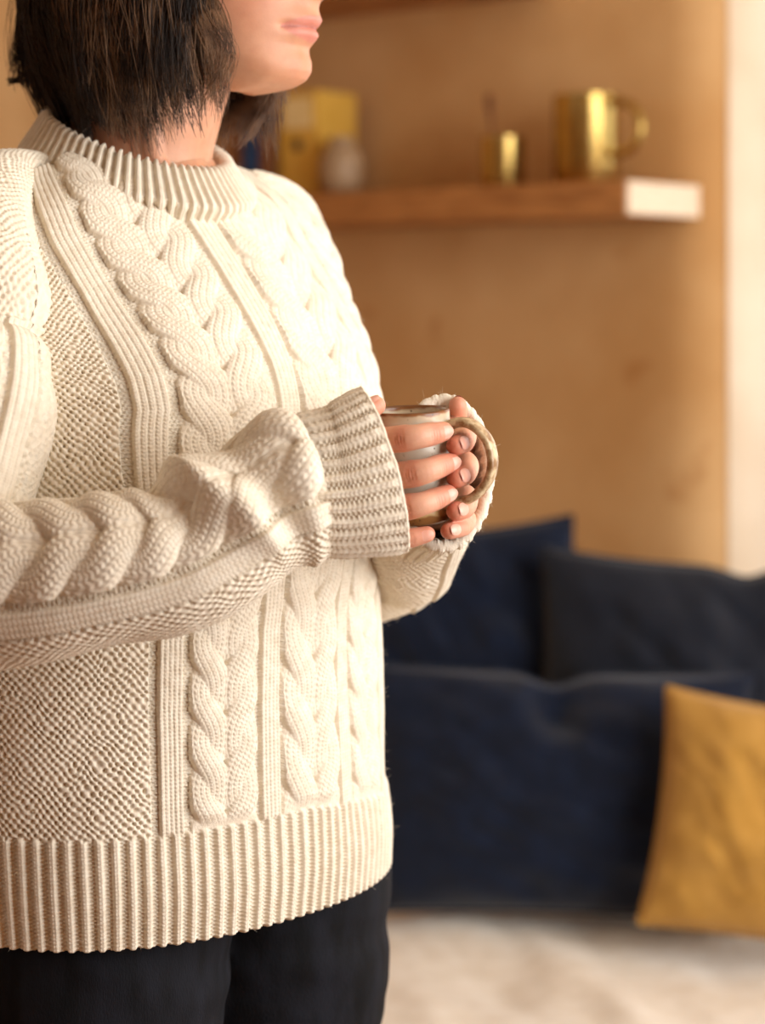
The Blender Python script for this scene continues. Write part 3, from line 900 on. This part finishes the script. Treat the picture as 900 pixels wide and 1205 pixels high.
# ---- mug ------------------------------------------------------------
MUG_Y = 1.33
MX = (485 - 450) * MUG_Y / F_PX
MZ0 = 1.1415                       # foot
MH = .0745; MR = .0273
mug = empty('mug', (MX, MUG_Y, MZ0))
MROT = Matrix.Rotation(R(3.0), 4, 'X') @ Matrix.Rotation(R(-2.0), 4, 'Y')
mug.matrix_world = Matrix.Translation((MX, MUG_Y, MZ0)) @ MROT
MM = np.array(mug.matrix_world)
def mug_pt(ang, rad, z):
    """ang degrees, 0 towards the camera, + to the right; z height above the foot"""
    a = R(ang)
    return (MM @ np.array([rad * math.sin(a), -rad * math.cos(a), z, 1]))[:3]
def mz(py, Y=1.297): return CAM_Z - (py - HORIZON) * Y / F_PX - MZ0
def mug_child(name, V, Q, mat, parent):
    o = link(name, mesh_np(name, V, Q), mat); o.parent = parent
    return o
rb = MR * .955
prof = [(.0004, .0025), (rb - .006, .0025), (rb - .004, 0), (rb - .0015, .0002), (rb, .002), (rb + .0006, .008)]
for k in np.linspace(0, 1, 12)[1:]: prof.append((rb + .0006 + (MR - rb - .0006) * k, .008 + (MH - .0105) * k))
prof += [(MR + .0001, MH - .0012), (MR - .0006, MH - .0002), (MR - .0016, MH), (MR - .0026, MH - .0006), (MR - .003, MH - .0025), (MR - .0033, .02), (rb - .006, .0075), (.0004, .006)]
V, Q = lathe_np(prof, 96)
bodym = mug_child('mug_body', V, Q, M['mug_glaze'], mug)
# strap handle
HANG = 66
hp = [(531, 504), (541, 498), (553, 498), (566, 506), (576, 520), (580, 540), (577, 560), (566, 577), (551, 589), (536, 596)]
hc = []
for (a, b) in hp:
    rad = ((a - 485) * MUG_Y / F_PX) / math.sin(R(HANG)) * .995
    hc.append([rad, CAM_Z - (b - HORIZON) * 1.31 / F_PX - MZ0])
hc = np.array(hc); hc[0, 0] = MR - .002; hc[-1, 0] = MR * .97 - .002
C, _ = catmull(np.c_[hc, np.zeros(len(hc))], 60)
hd = np.array([math.sin(R(HANG)), -math.cos(R(HANG)), 0]); hs = np.array([math.cos(R(HANG)), math.sin(R(HANG)), 0])
tg = np.gradient(C[:, :2], axis=0); tg /= np.linalg.norm(tg, axis=1, keepdims=True)
nn = np.stack([-tg[:, 1], tg[:, 0]], 1)
aa = np.linspace(0, 2 * np.pi, 20, endpoint=False)
G = []
for i in range(60):
    k = i / 59; wd = .0058 + .0022 * abs(2 * k - 1) ** 3; tk = .0029 + .0012 * abs(2 * k - 1) ** 4
    row = []
    for t in aa:
        ct, st_ = math.cos(t), math.sin(t)
        ex = np.sign(ct) * abs(ct) ** .7 * tk; ey = np.sign(st_) * abs(st_) ** .7 * wd
        p2 = C[i, :2] + nn[i] * ex
        row.append(hd * p2[0] + UP * p2[1] + hs * ey)
    G.append(row)
G = np.array(G)
hob = mug_child('handle', G.reshape(-1, 3), grid_quads(60, 20, True), M['handle_glaze'], mug)
hob['label'] = 'tan glazed loop handle'
tag(mug, 'speckled grey stoneware mug with brown rim and loop handle held in two hands', 'mug')

# ---- hands ----------------------------------------------------------
SKIN = np.array(lin(204, 150, 118)[:3]); RED = np.array(lin(206, 112, 88)[:3]); LIP = np.array(lin(206, 128, 116)[:3]); KNU = np.array(lin(216, 140, 116)[:3])  # SKIN is darkened to carry the shade on the face
FR = MR + .0084
def finger(joints, radii, n=44):
    """joints: list of (ang, rad, z) MCP,PIP,DIP,TIP ; returns centreline and radius arrays"""
    P = np.array([mug_pt(*j) for j in joints])
    C, s = catmull(np.c_[P, radii], n)
    # gentle bulge at joints
    js = [s[np.argmin(np.linalg.norm(C[:, :3] - p, axis=1))] for p in P]
    rad = C[:, 3].copy()
    for k in (1, 2): rad *= 1 + .055 * np.exp(-((s - js[k]) / .0055) ** 2)
    for k in (0, 1): 
        m_ = (js[k] + js[k + 1]) / 2; rad *= 1 - .03 * np.exp(-((s - m_) / .008) ** 2)
    return C[:, :3], rad, P
finger_info = []
def add_finger(parts, joints, radii, hand):
    C, rad, P = finger(joints, radii)
    parts.append(tube_np(C, rad, 18)); finger_info.append((C, rad, P, hand))
    return P[0]
hR, hL = [], []
zR = [mz(x) for x in (520, 510, 507, 505)]
m0 = add_finger(hR, [(-80, FR + .006, mz(522)), (-5, FR + .0014, mz(511)), (22, FR, mz(508)), (38, FR - .0005, mz(506.5))], [.0092, .0086, .0076, .0066], 'R')
m1 = add_finger(hR, [(-76, FR + .007, mz(566)), (4, FR + .0016, mz(552.5)), (30, FR, mz(547)), (48, FR - .0005, mz(544.5))], [.0094, .0087, .0076, .0064], 'R')
m2 = add_finger(hR, [(-78, FR + .006, mz(606)), (-2, FR + .0014, mz(591.5)), (25, FR, mz(585)), (42, FR - .0005, mz(581))], [.0090, .0083, .0072, .0062], 'R')
m3 = add_finger(hR, [(-82, FR + .001, mz(640)), (-30, FR + .001, mz(634)), (-4, FR - .0005, mz(629.5)), (15, FR - .001, mz(626))], [.0080, .0073, .0063, .0054], 'R')
wristR = at(375, 580, 1.275)
for m_ in (m0, m1, m2, m3):
    C, _ = catmull(np.array([wristR + (m_ - wristR) * .05, wristR + (m_ - wristR) * .5 + np.array([0, -.002, 0]), m_]), 12)
    hR.append(tube_np(C, np.linspace(.016, .0100, 12), 16))
for a_, b_ in ((m0, m1), (m1, m2), (m2, m3)):
    hR.append(tube_np(np.array([a_ + (b_ - a_) * k for k in np.linspace(0, 1, 5)]), [.010] * 5, 14))
def thumb(parts, pts, radii, hand):
    C, _ = catmull(np.c_[np.array(pts), radii], 36)
    parts.append(tube_np(C[:, :3], C[:, 3], 18)); finger_info.append((C[:, :3], C[:, 3], None, hand + 'T'))
thumb(hR, [at(392, 560, 1.285), at(408, 518, 1.290), at(424, 490, 1.2975), at(442, 477.5, 1.3015)], [.014, .0105, .0084, .0066], 'R')
elbowR = at(-80, 680, 1.27)
C, _ = catmull(np.array([list(wristR) + [.020], list(at(290, 604, 1.262)) + [.025], list(at(160, 666, 1.252)) + [.030], list(at(20, 688, 1.254)) + [.033], list(elbowR) + [.035]]), 24)
hR.append(tube_np(C[:, :3], C[:, 3], 20))
# left hand: from behind the mug, through the handle, tips towards the camera
n0 = add_finger(hL, [(168, FR + .008, mz(508, 1.34)), (112, FR + .0020, mz(518)), (80, FR + .0005, mz(524)), (56, FR + .0006, mz(525.5))], [.0092, .0082, .0073, .0066], 'L')
n1 = add_finger(hL, [(170, FR + .008, mz(548, 1.34)), (112, FR + .0030, mz(555)), (79, FR + .0010, mz(562)), (54, FR + .0010, mz(564))], [.0094, .0083, .0074, .0067], 'L')
n2 = add_finger(hL, [(170, FR + .008, mz(588, 1.34)), (112, FR + .0020, mz(595)), (76, FR + .0006, mz(602)), (51, FR + .0006, mz(603))], [.0090, .0080, .0070, .0062], 'L')
n3 = add_finger(hL, [(168, FR + .006, mz(622, 1.34)), (110, FR + .0010, mz(622)), (72, FR - .0010, mz(625.5)), (44, FR - .0020, mz(626))], [.0080, .0072, .0062, .0056], 'L')
wristL = at(512, 588, 1.435)
for m_ in (n0, n1, n2, n3):
    C, _ = catmull(np.array([wristL + (m_ - wristL) * .05, wristL + (m_ - wristL) * .5 + np.array([.004, .004, 0]), m_]), 12)
    hL.append(tube_np(C, np.linspace(.016, .0105, 12), 16))
for a_, b_ in ((n0, n1), (n1, n2), (n2, n3)):
    hL.append(tube_np(np.array([a_ + (b_ - a_) * k for k in np.linspace(0, 1, 5)]), [.010] * 5, 14))
thumb(hL, [at(535, 575, 1.415), at(543, 530, 1.385), at(541, 503, 1.366), at(538.5, 477, 1.352)], [.014, .010, .0076, .0062], 'L')
elbowL = at(392, 665, 1.66)
hL.append(tube_np(np.array([wristL + (elbowL - wristL) * k for k in np.linspace(-.03, 1, 16)]), np.linspace(.020, .037, 16), 20))

def finish_hand(parts):
    V, Q = remeshed(parts, .00085, 2)
    N = vert_normals(V, Q)
    tint = np.repeat(np.array(lin(218, 169, 142)[:3])[None], len(V), 0)  # lighter hand tone, without the shade put into the face
    axis = np.array([MX, MUG_Y, 0.])
    for C, rad, P, hand in finger_info:
        dtip = np.linalg.norm(V - C[-1], axis=1)
        k = .50 * np.exp(-(dtip / .013) ** 2)[:, None]; tint = tint * (1 - k) + RED * k
        if P is None: continue
        for j, amt in ((1, .62), (2, .30)):
            d = V - P[j]; dist = np.linalg.norm(d, axis=1)
            i = np.argmin(np.linalg.norm(C - P[j], axis=1)); t = C[min(i + 1, len(C) - 1)] - C[i - 1]; t /= np.linalg.norm(t)
            dors = P[j] - axis; dors[2] = 0; dors /= np.linalg.norm(dors)
            al = d @ t; up = np.clip((d @ dors) / .006, 0, 1)
            near = np.exp(-(dist / .0125) ** 2) * up
            k = (amt * np.exp(-(al / .0055) ** 2) * np.clip(up, 0, 1) * (dist < .013))[:, None]; tint = tint * (1 - k) + KNU * k
            cross = np.cross(t, dors); lat = d @ cross
            w_ = np.exp(-(lat / .0048) ** 2)
            cre = sum(np.exp(-((al - o_ * (1 - (lat / .008) ** 2 * .6)) / .00062) ** 2) * a_ for o_, a_ in ((-.0034, .7), (-.0016, .9), (.0006, 1.0), (.0026, .8)))
            V += N * (-.0008 * (cre * w_ * up * (dist < .014)) * (1 if j == 1 else .6))[:, None]
    return V, Q, tint

body_parts = []
for pr in (hR, hL):
    body_parts.append(finish_hand(pr))

# nails
def nail(C, rad, hand, i):
    tip = C[-1]; t = C[-1] - C[-4]; t /= np.linalg.norm(t)
    if hand in ('RT', 'LT'):
        dors = np.array([-.1, -.35, .9]) if hand == 'RT' else np.array([.2, .95, .2])
    else:
        dors = tip - np.array([MX, MUG_Y, tip[2]])
        dors /= np.linalg.norm(dors)
        if hand == 'L': dors = dors + np.array([-.55, -.55, .15])
    dors = dors - t * dors.dot(t); dors /= np.linalg.norm(dors)
    lat = np.cross(t, dors); r = rad[-1]
    nu_, nv_ = 13, 15; G = np.zeros((nv_, nu_, 3))
    for a in range(nv_):
        for b in range(nu_):
            y = -1 + 2 * a / (nv_ - 1); x = -1 + 2 * b / (nu_ - 1)
            wd = .66 * (1 - .30 * max(0, y) ** 3) * math.sqrt(max(0, 1 - .90 * min(0, y + .25) ** 2 / .5625))
            ang = x * wd * 1.02
            L_ = r * (-.25 + .78 * y) + (r * .12 * (1 - x * x) if y > .6 else 0)
            bow = r * ((1.10 if hand == 'L' else 1.06) - .16 * max(0, y) ** 2 - .05 * (1 if a == 0 else 0))
            G[a, b] = tip + t * L_ + dors * bow * math.cos(ang) + lat * bow * .98 * math.sin(ang)
    c = (dors * -.0005)
    V_, Q_ = merge([(G.reshape(-1, 3), grid_quads(nv_, nu_)), ((G + c)[:, ::-1].reshape(-1, 3), grid_quads(nv_, nu_))])
    return V_, Q_

# ---- head, neck -------------------------------------------------------
BETA = R(70)
HF = np.array([math.sin(BETA), -math.cos(BETA), 0.]); HR_ = np.array([-math.cos(BETA), -math.sin(BETA), 0.])
HC = np.array([(233 - 450) * .630e-3, 1.485, 1.548])
def head_pt(f, r, z): return HC + HF * f + HR_ * r + UP * z
FZ = [-.108, -.1065, -.104, -.099, -.093, -.086, -.080, -.0755, -.0715, -.0675, -.0640, -.0622, -.0600, -.0560, -.0515, -.0470, -.0420, -.0385, -.031, -.022, -.010, 0, .012, .03, .06, .09, .105, .112]
FF = [.040, .062, .075, .0845, .0885, .0885, .0862, .0858, .0905, .0945, .0935, .0900, .0945, .0975, .0955, .0945, .0965, .105, .117, .114, .105, .099, .0935, .097, .092, .068, .040, .010]
BZ = [-.108, -.1065, -.104, -.098, -.090, -.075, -.060, -.040, -.020, 0, .03, .06, .09, .105, .112]
BF = [.040, .060, .072, .0805, .0830, .0815, .0835, .0850, .0860, .0865, .0930, .0910, .0680, .0400, .010]
BW = [.020, .032, .040, .0480, .0525, .0570, .0605, .0660, .0695, .0715, .0745, .0720, .0560, .0360, .010]
BB = [.015, .022, .028, .034, .042, .055, .066, .080, .088, .093, .097, .090, .068, .042, .010]
def head_mesh():
    nz, nth = 150, 120
    z = np.r_[np.linspace(-.108, -.03, 100), np.linspace(-.03, .112, 60)[1:]]
    th = np.linspace(-np.pi, np.pi, nth, endpoint=False)
    TH, Z = np.meshgrid(th, z)
    f0 = smooth_interp(Z, BZ, BF, .002); w0 = smooth_interp(Z, BZ, BW, .002); b0 = smooth_interp(Z, BZ, BB, .002)
    fm = smooth_interp(Z, FZ, FF, .0006)
    n = 2.25
    cs, sn = np.cos(TH), np.sin(TH)
    f = np.where(cs > 0, f0, b0) * np.sign(cs) * np.abs(cs) ** (2 / n)
    r = w0 * np.sign(sn) * np.abs(sn) ** (2 / n)
    # features in front
    sig = smooth_interp(Z, [-.108, -.095, -.080, -.0745, -.072, -.062, -.052, -.046, -.040, -.030, -.010, .012, .03, .06, .11], [.020, .021, .021, .021, .0225, .0235, .022, .018, .0155, .013, .010, .011, .03, .05, .05], .002)
    front = np.clip(cs, 0, 1) ** .3
    f = f + (fm - f0) * np.exp(-np.abs(r / sig) ** 2.4) * front
    # mouth corners and eye sockets
    for s_ in (-1, 1):
        f -= .0028 * np.exp(-(((r - s_ * .0245) / .004) ** 2 + ((Z + .0625) / .0035) ** 2)) * front
        f -= .010 * np.exp(-(((r - s_ * .032) / .014) ** 2 + ((Z - .002) / .011) ** 2)) * front
        f += .003 * np.exp(-(((r - s_ * .038) / .016) ** 2 + ((Z + .030) / .016) ** 2)) * front
    k = smooth_interp(Z, [-.108, -.09, -.05, -.02, .12], [.30, .27, .12, 0, 0], .004)
    zz = Z + k * np.clip(f0 - f - .012, 0, 1)
    P = HC + HF * f[..., None] + HR_ * r[..., None] + UP * zz[..., None]
    c0, c1 = P[:1].mean(1, keepdims=True), P[-1:].mean(1, keepdims=True)
    P = np.concatenate([c0 + (P[:1] - c0) * .01, P, c1 + (P[-1:] - c1) * .01], 0)
    V = P.reshape(-1, 3); Q = grid_quads(len(P), nth, True)
    return V, Q
hp_ = [head_mesh()]
nb = COLLAR_C + UP * 1.33
neck = np.array([list(head_pt(-.022, 0, -.035)) + [.050], list(head_pt(-.024, 0, -.075)) + [.0505], list(COLLAR_C * .5 + head_pt(-.02, 0, 0) * .5 * np.array([1, 1, 0]) + UP * 1.435) + [.0505], list(COLLAR_C + np.array([.004, 0, 1.395])) + [.0525], list(nb) + [.062]])
C, _ = catmull(neck, 30)
hp_.append(tube_np(C[:, :3], C[:, 3], 40, ref=(1, 0, 0)))
# sternomastoid cords and windpipe, ears
for s_ in (-1, 1):
    C, _ = catmull(np.array([list(head_pt(-.012, s_ * .048, -.045)) + [.011], list(COLLAR_C + FV * .040 + RV * s_ * .022 + UP * 1.40) + [.011], list(COLLAR_C + FV * .055 + RV * s_ * .012 + UP * 1.365) + [.010]]), 16)
    hp_.append(tube_np(C[:, :3], C[:, 3], 14))
    ear = head_pt(-.012, s_ * .074, -.008)
    V, Q = tube_np(np.array([ear + HF * .004 - UP * .022, ear, ear + UP * .022 - HF * .004]), [.006, .010, .012], 12); hp_.append((V, Q))
V, Q = remeshed(hp_, .0013, 2)
rel = V - HC; f_, r_, z_ = rel @ HF, rel @ HR_, rel @ UP
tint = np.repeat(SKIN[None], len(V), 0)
mouth_c = -.0622 - .10 * np.clip(np.abs(r_) - .012, 0, 1)
up_h = .0085 * np.clip(1 - (np.abs(r_) / .0265) ** 2, 0, 1) ** .6; lo_h = .0100 * np.clip(1 - (np.abs(r_) / .0255) ** 2, 0, 1) ** .7
lip = (f_ > .06) * (sstep(-.0012, .0004, up_h - (z_ - mouth_c)) * (z_ >= mouth_c) + sstep(-.0012, .0004, lo_h - (mouth_c - z_)) * (z_ < mouth_c)) * (np.abs(r_) < .0265)
lipc = (lip * .75)[:, None]; tint = tint * (1 - lipc) + LIP * lipc
line = (np.exp(-((z_ - mouth_c) / .0009) ** 2) * (np.abs(r_) < .0265) * (f_ > .06) * .6)[:, None]; tint = tint * (1 - line) + np.array(lin(120, 52, 46)[:3]) * line
chk = (.32 * np.exp(-(((f_ - .06) / .03) ** 2 + ((np.abs(r_) - .045) / .03) ** 2 + ((z_ + .03) / .03) ** 2)))[:, None]; tint = tint * (1 - chk) + RED * chk
chn = (.22 * np.exp(-(((f_ - .088) / .02) ** 2 + (r_ / .02) ** 2 + ((z_ + .09) / .014) ** 2)))[:, None]; tint = tint * (1 - chn) + RED * chn
brow = (sstep(.8, .5, np.abs((z_ - .020) / .005)) * (np.abs(np.abs(r_) - .033) < .020) * (f_ > .05) * .8)[:, None]; tint = tint * (1 - brow) + np.array([.05, .03, .02]) * brow
body_parts.append((V, Q, tint))
# the body under the clothes: trunk, upper arms, legs and feet, coarse
tr = []
def chain(pts, n=24, seg=24):
    C, _ = catmull(np.array(pts), n); tr.append(tube_np(C[:, :3], C[:, 3], seg))
cx = lambda z: np.array([float(centre_x(z)), 1.5, z])
chain([list(cx(1.36)) + [.058], list(cx(1.31)) + [.085], list(cx(1.2) + FV * .01) + [.098], list(cx(1.08)) + [.095], list(cx(.97)) + [.105], list(cx(.93)) + [.100]])
for s_, el, wrist in ((1, elbowR, wristR), (-1, elbowL, wristL)):
    sh = cx(1.30) + RV * s_ * (.125 if s_ > 0 else .095) - FV * .01
    chain([list(cx(1.30) + RV * s_ * .04 - FV * .01) + [.042], list(sh) + [.038], list(sh * .5 + el * .5) + [.036], list(el) + [.036]])
legs = []
HIPZ = .86
for s_, sp in ((1, .090), (-1, .104)):
    hip = cx(HIPZ) + RV * s_ * sp * .9 + FV * .012
    legs.append([hip, cx(.48) + RV * s_ * sp * 1.0 + FV * .02, cx(.10) + RV * s_ * sp * 1.0 - FV * .01])
    a, k, f = legs[-1]
    chain([list(a) + [.078], list(a * .5 + k * .5) + [.066], list(k) + [.046], list(k * .5 + f * .5) + [.044], list(f) + [.030], list(f - UP * .03) + [.030]])
    heel = f - UP * .075 - FV * .02
    chain([list(heel) + [.025], list(heel + FV * .09 + UP * .004) + [.027], list(heel + FV * .19 - UP * .008) + [.017]], 12, 16)
V, Q = remeshed(tr, .006, 3)
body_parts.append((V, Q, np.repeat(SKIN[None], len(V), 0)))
off = 0; Vs, Qs, Ts = [], [], []
for V, Q, t_ in body_parts:
    Vs.append(V); Qs.append(Q + off); Ts.append(t_); off += len(V)
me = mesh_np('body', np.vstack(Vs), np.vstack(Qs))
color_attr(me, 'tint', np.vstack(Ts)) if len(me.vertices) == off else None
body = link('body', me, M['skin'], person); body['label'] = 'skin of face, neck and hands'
for i, (C, rad, P, hand) in enumerate(finger_info):
    V, Q = nail(C, rad, hand, i)
    link('fingernail', mesh_np('fingernail', V, Q), M['nail'], body)
# eyes
for s_ in (-1, 1):
    V, Q = lathe_np([(max(.0115 * math.sin(a), 1e-5), -.0115 * math.cos(a)) for a in np.linspace(0, np.pi, 16)], 24)
    link('eye', mesh_np('eye', V + head_pt(.0675, s_ * .031, .002), Q), M['paper'], body)
    iris = head_pt(.0675, s_ * .031, .002) + HF * .0108
    V, Q = lathe_np([(1e-5, .0012), (.003, .0011), (.0052, .0003), (.0054, -.0006)], 20)
    Vr = iris + V[:, 2:3] * HF + V[:, 0:1] * HR_ + V[:, 1:2] * UP
    link('iris', mesh_np('iris', Vr, Q), M['hair_dark'], body)

# ---- hair: dark mass under single locks ---------------------------------
HZ = [-.150, -.125, -.105, -.085, -.055, -.02, .02, .06, .09, .110, .122, .126]
HS = [.058, .068, .078, .086, .091, .092, .092, .087, .070, .048, .022, .003]      # to the sides
HB = [.092, .108, .124, .135, .141, .140, .134, .118, .090, .058, .026, .003]      # to the back
HFr = [.060, .062, .064, .066, .070, .080, .098, .099, .080, .052, .024, .003]     # to the front
def hair_pt(psi, z, inset=0.0):
    s = np.interp(z, HZ, HS) - inset; b = np.interp(z, HZ, HB) - inset * 1.3; f = np.interp(z, HZ, HFr) - inset
    c, sn = np.cos(psi), np.sin(psi)
    ff = np.where(c > 0, f, b) * c
    return HC + HF * ff[..., None] + HR_ * (s * sn)[..., None] + UP * z[..., None]
def hair_end(psi):
    """length of the bob round the head; psi 0 front, + her right (towards the camera)"""
    d = np.degrees((psi + 2 * np.pi) % (2 * np.pi))
    return np.interp(d, [0, 55, 75, 100, 125, 150, 180, 215, 260, 290, 305, 360], [-.10, -.100, -.112, -.130, -.134, -.127, -.110, -.114, -.117, -.119, -.114, -.10])
def hair_cap():
    d = np.radians(np.linspace(66, 276, 110)); k = np.linspace(0, 1, 50)
    K, D = np.meshgrid(k, d, indexing='ij')
    ze = hair_end(D) + .012
    Z = .115 + (ze - .115) * K
    P = hair_pt(D, Z, .010)
    Pi = hair_pt(D, Z, .022)
    G = np.concatenate([P, Pi[::-1]], 0)
    V1, Q1 = G.reshape(-1, 3), grid_quads(len(G), len(d))
    # crown
    d2 = np.radians(np.linspace(0, 360, 90, endpoint=False)); k2 = np.linspace(0, 1, 30)
    K, D = np.meshgrid(k2, d2, indexing='ij')
    P2 = hair_pt(D, .1255 + (.045 - .1255) * K, .006)
    return merge([(V1, Q1), (P2.reshape(-1, 3), grid_quads(len(k2), len(d2), True))])
V, Q = hair_cap()
hair = link('hair', mesh_np('hair', V, Q), M['hair_dark'], person); hair['label'] = 'dark brown chin length bob'
def strands(n, lo, hi, seed, r0, r1, inset_lo, inset_hi, ends=0.012, wave=.004, clumps=130):
    rg = np.random.RandomState(seed)
    cl = np.radians(rg.uniform(lo, hi, clumps)); cz = rg.normal(0, ends, clumps); cw = rg.normal(0, 1, (clumps, 3))
    parts = []
    m = 16; t = np.linspace(0, 1, m)
    for i in range(n):
        c = rg.randint(clumps)
        psi0 = cl[c] + rg.normal(0, R(7)); psi1 = cl[c] + rg.normal(0, R(1.7)) + R(6) * cw[c, 0]
        psi = psi0 + (psi1 - psi0) * t ** 2
        ze = hair_end(cl[c]) + cz[c] + rg.normal(0, .004)
        zt = rg.uniform(.06, .122)
        z = zt + (ze - zt) * t
        ins = rg.uniform(inset_lo, inset_hi) * (1 - .5 * t)
        P = hair_pt(psi, z, 0) 
        rad = P - (HC + UP * z[:, None]); rad[:, 2] = 0; rad /= np.maximum(np.linalg.norm(rad, axis=1, keepdims=True), 1e-9)
        tan = np.cross(UP, rad)
        ph = rg.uniform(0, 6.28); 
        P = P - rad * ins[:, None] + tan * (wave * np.sin(t * 5 + ph + cw[c, 1]) * t)[:, None] + rad * (wave * .7 * np.sin(t * 6 + cw[c, 2] * 2) * t)[:, None]
        P = P + rad * (np.clip(t - .72, 0, 1) ** 2 * .12 * cw[c, 2])[:, None]
        rr = r0 + (r1 - r0) * t ** 2
        parts.append(tube_np(P, rr, 4, ref=(1, .2, 0), cap=False))
    return merge(parts)
V, Q = strands(3800, 63, 266, 5, .00040, .00014, -.002, .010, .012, .009, 95)
o = link('hair_locks', mesh_np('hair_locks', V, Q), M['hair_dark'], hair); o['kind'] = 'stuff'
V, Q = strands(520, 64, 120, 6, .00034, .00012, -.004, .003, .012, .009, 46)
o = link('hair_lit_locks', mesh_np('hair_lit_locks', V, Q), M['hair_light'], hair); o['kind'] = 'stuff'
V, Q = strands(1300, 252, 302, 8, .00040, .00014, -.004, .010, .014, .008, 40)
o = link('hair_lit_locks', mesh_np('hair_lit_locks', V, Q), M['hair_light'], hair); o['kind'] = 'stuff'  # same hair, far locks coloured lighter for window light shining through
# a lock flicking out at the nape and single loose hairs
parts = []; rg = np.random.RandomState(9)
for i in range(46):
    j = rg.normal(0, 1, 3)
    a = [at(38 + j[0] * 5, 10, 1.53), at(32 + j[0] * 4, 50, 1.535), at(38 + j[1] * 3, 80, 1.535), at(28 + j[1] * 4, 91 + j[2] * 4, 1.532), at(7 + abs(j[2]) * 6, 95 + j[1] * 2.5, 1.53)]
    C, _ = catmull(np.array(a), 18); parts.append(tube_np(C, np.linspace(.0005, .0002, 18), 4, cap=False))
for i in range(16):
    x = rg.uniform(6, 30); j = rg.normal(0, 6, 4); Y = 1.53
    a = [at(x + 12, -40, Y), at(x, 20 + j[0], Y), at(x + j[1] * .8, 60, Y), at(x + j[2] * .8, 100 + j[3], Y)]
    C, _ = catmull(np.array(a), 18); parts.append(tube_np(C, np.linspace(.00018, .00010, 18), 3, cap=False))
V, Q = merge(parts)
o = link('loose_hairs', mesh_np('loose_hairs', V, Q), M['hair_dark'], hair); o['kind'] = 'stuff'
# soft locks framing the cheek, curving over the jaw
parts = []
for k in range(9):
    x0, x1, ye = rg.uniform(196, 236), rg.uniform(205, 268), rg.uniform(92, 142); cv = rg.normal(4, 9); Yl = rg.uniform(1.398, 1.412)
    for i in range(26):
        j = rg.normal(0, 1, 5)
        a = [at(x0 + j[0] * 4, -70, Yl + .012), at(x0 + (x1 - x0) * .55 + cv + j[1] * 5, 15, Yl), at(x1 + cv * .8 + j[2] * 4.5, 62 + j[4] * 4, Yl), at(x1 - cv * .3 + j[3] * 4.5, ye + j[4] * 9, Yl + .006)]
        C, _ = catmull(np.array(a), 20); parts.append(tube_np(C, np.linspace(.00032, .00011, 20), 4, cap=False))
V, Q = merge(parts)
o = link('face_framing_locks', mesh_np('face_framing_locks', V, Q), M['hair_light'], hair); o['kind'] = 'stuff'

# ---- jeans ---------------------------------------------------------------
def jeans():
    parts = []
    for a, k, f in legs:
        C, _ = catmull(np.array([list(a + UP * .06) + [.084], list(a) + [.098], list(a * .75 + k * .25) + [.093], list(a * .5 + k * .5) + [.083], list(k) + [.062], list(k * .5 + f * .5) + [.058], list(f) + [.050]]), 60)
        parts.append(tube_np(C[:, :3], C[:, 3], 40, ref=(0, -1, 0)))
    C, _ = catmull(np.array([list(cx(1.02)) + [.105], list(cx(.97)) + [.112], list(cx(.935)) + [.112]]), 20)
    parts.append(tube_np(C[:, :3], C[:, 3], 40, ref=(0, -1, 0)))
    V, Q = remeshed(parts, .004, 2)
    N = vert_normals(V, Q)
    q = V[:, 2]; 
    H = .006 * (vnoise(V[:, 0] / .10 + q / .05, q / .03, 51) - .5) * sstep(.45, .75, q) + .004 * (vnoise(V[:, 0] / .05, q / .02 + V[:, 0] / .06, 52) - .5)
    return V + N * H[:, None], Q
V, Q = jeans()
jn = link('jeans', mesh_np('jeans', V, Q), M['denim'], person); jn['label'] = 'dark washed black denim jeans'
# outer seam of the near leg
a, k, f = legs[0]
sm = []
for t in np.linspace(0, 1, 40):
    p = a + (k - a) * t; rr = float(np.interp(t, [0, .25, .5, 1], [.1, .094, .084, .062])) + .0015
    d = RV * .93 + FV * .1; d /= np.linalg.norm(d)
    sm.append(p + d * rr)
V, Q = tube_np(np.array(sm), [.0022] * 40, 8); link('side_seam', mesh_np('side_seam', V, Q), M['denim'], jn)

# ---- fuzz on the wool -----------------------------------------------------
def fuzz(P, N, n, rows, seed, lmin=.002, lmax=.006):
    rg = np.random.RandomState(seed); parts = []
    nv, nu = P.shape[:2]
    for i in range(n):
        a = rg.randint(rows[0], min(rows[1], nv)); b = rg.randint(0, nu)
        p, m_ = P[a, b], N[a, b]
        d = m_ * rg.uniform(.25, 1) + rg.normal(0, .55, 3); d /= np.linalg.norm(d)
        c = rg.normal(0, .5, 3); L = rg.uniform(lmin, lmax)
        t = np.linspace(0, 1, 5)[:, None]
        C = p - m_ * .0005 + d * t * L + c * L * t ** 2 * .5
        parts.append(tube_np(C, [.00006] * 4 + [.00003], 3, ref=(.3, .5, .8), cap=False))
    return merge(parts)
allp = [fuzz(near_P, near_N, 1800, (0, 9999), 1), fuzz(ncuff_P, ncuff_N, 900, (0, 9999), 2), fuzz(fcuff_P, fcuff_N, 900, (0, 9999), 3), fuzz(far_P, far_N, 700, (0, 260), 4), fuzz(collar_P, collar_N, 500, (4, 9999), 6)]
vis = torso_P[4:]
allp.append(fuzz(vis, torso_N, 3600, (0, len(vis)), 5))
V, Q = merge(allp)
o = link('wool_fuzz', mesh_np('wool_fuzz', V, Q), M['wool'], sweater); o['kind'] = 'stuff'
print('TRIS', sum(len(o.data.polygons) * 2 for o in bpy.data.objects if o.type == 'MESH'))
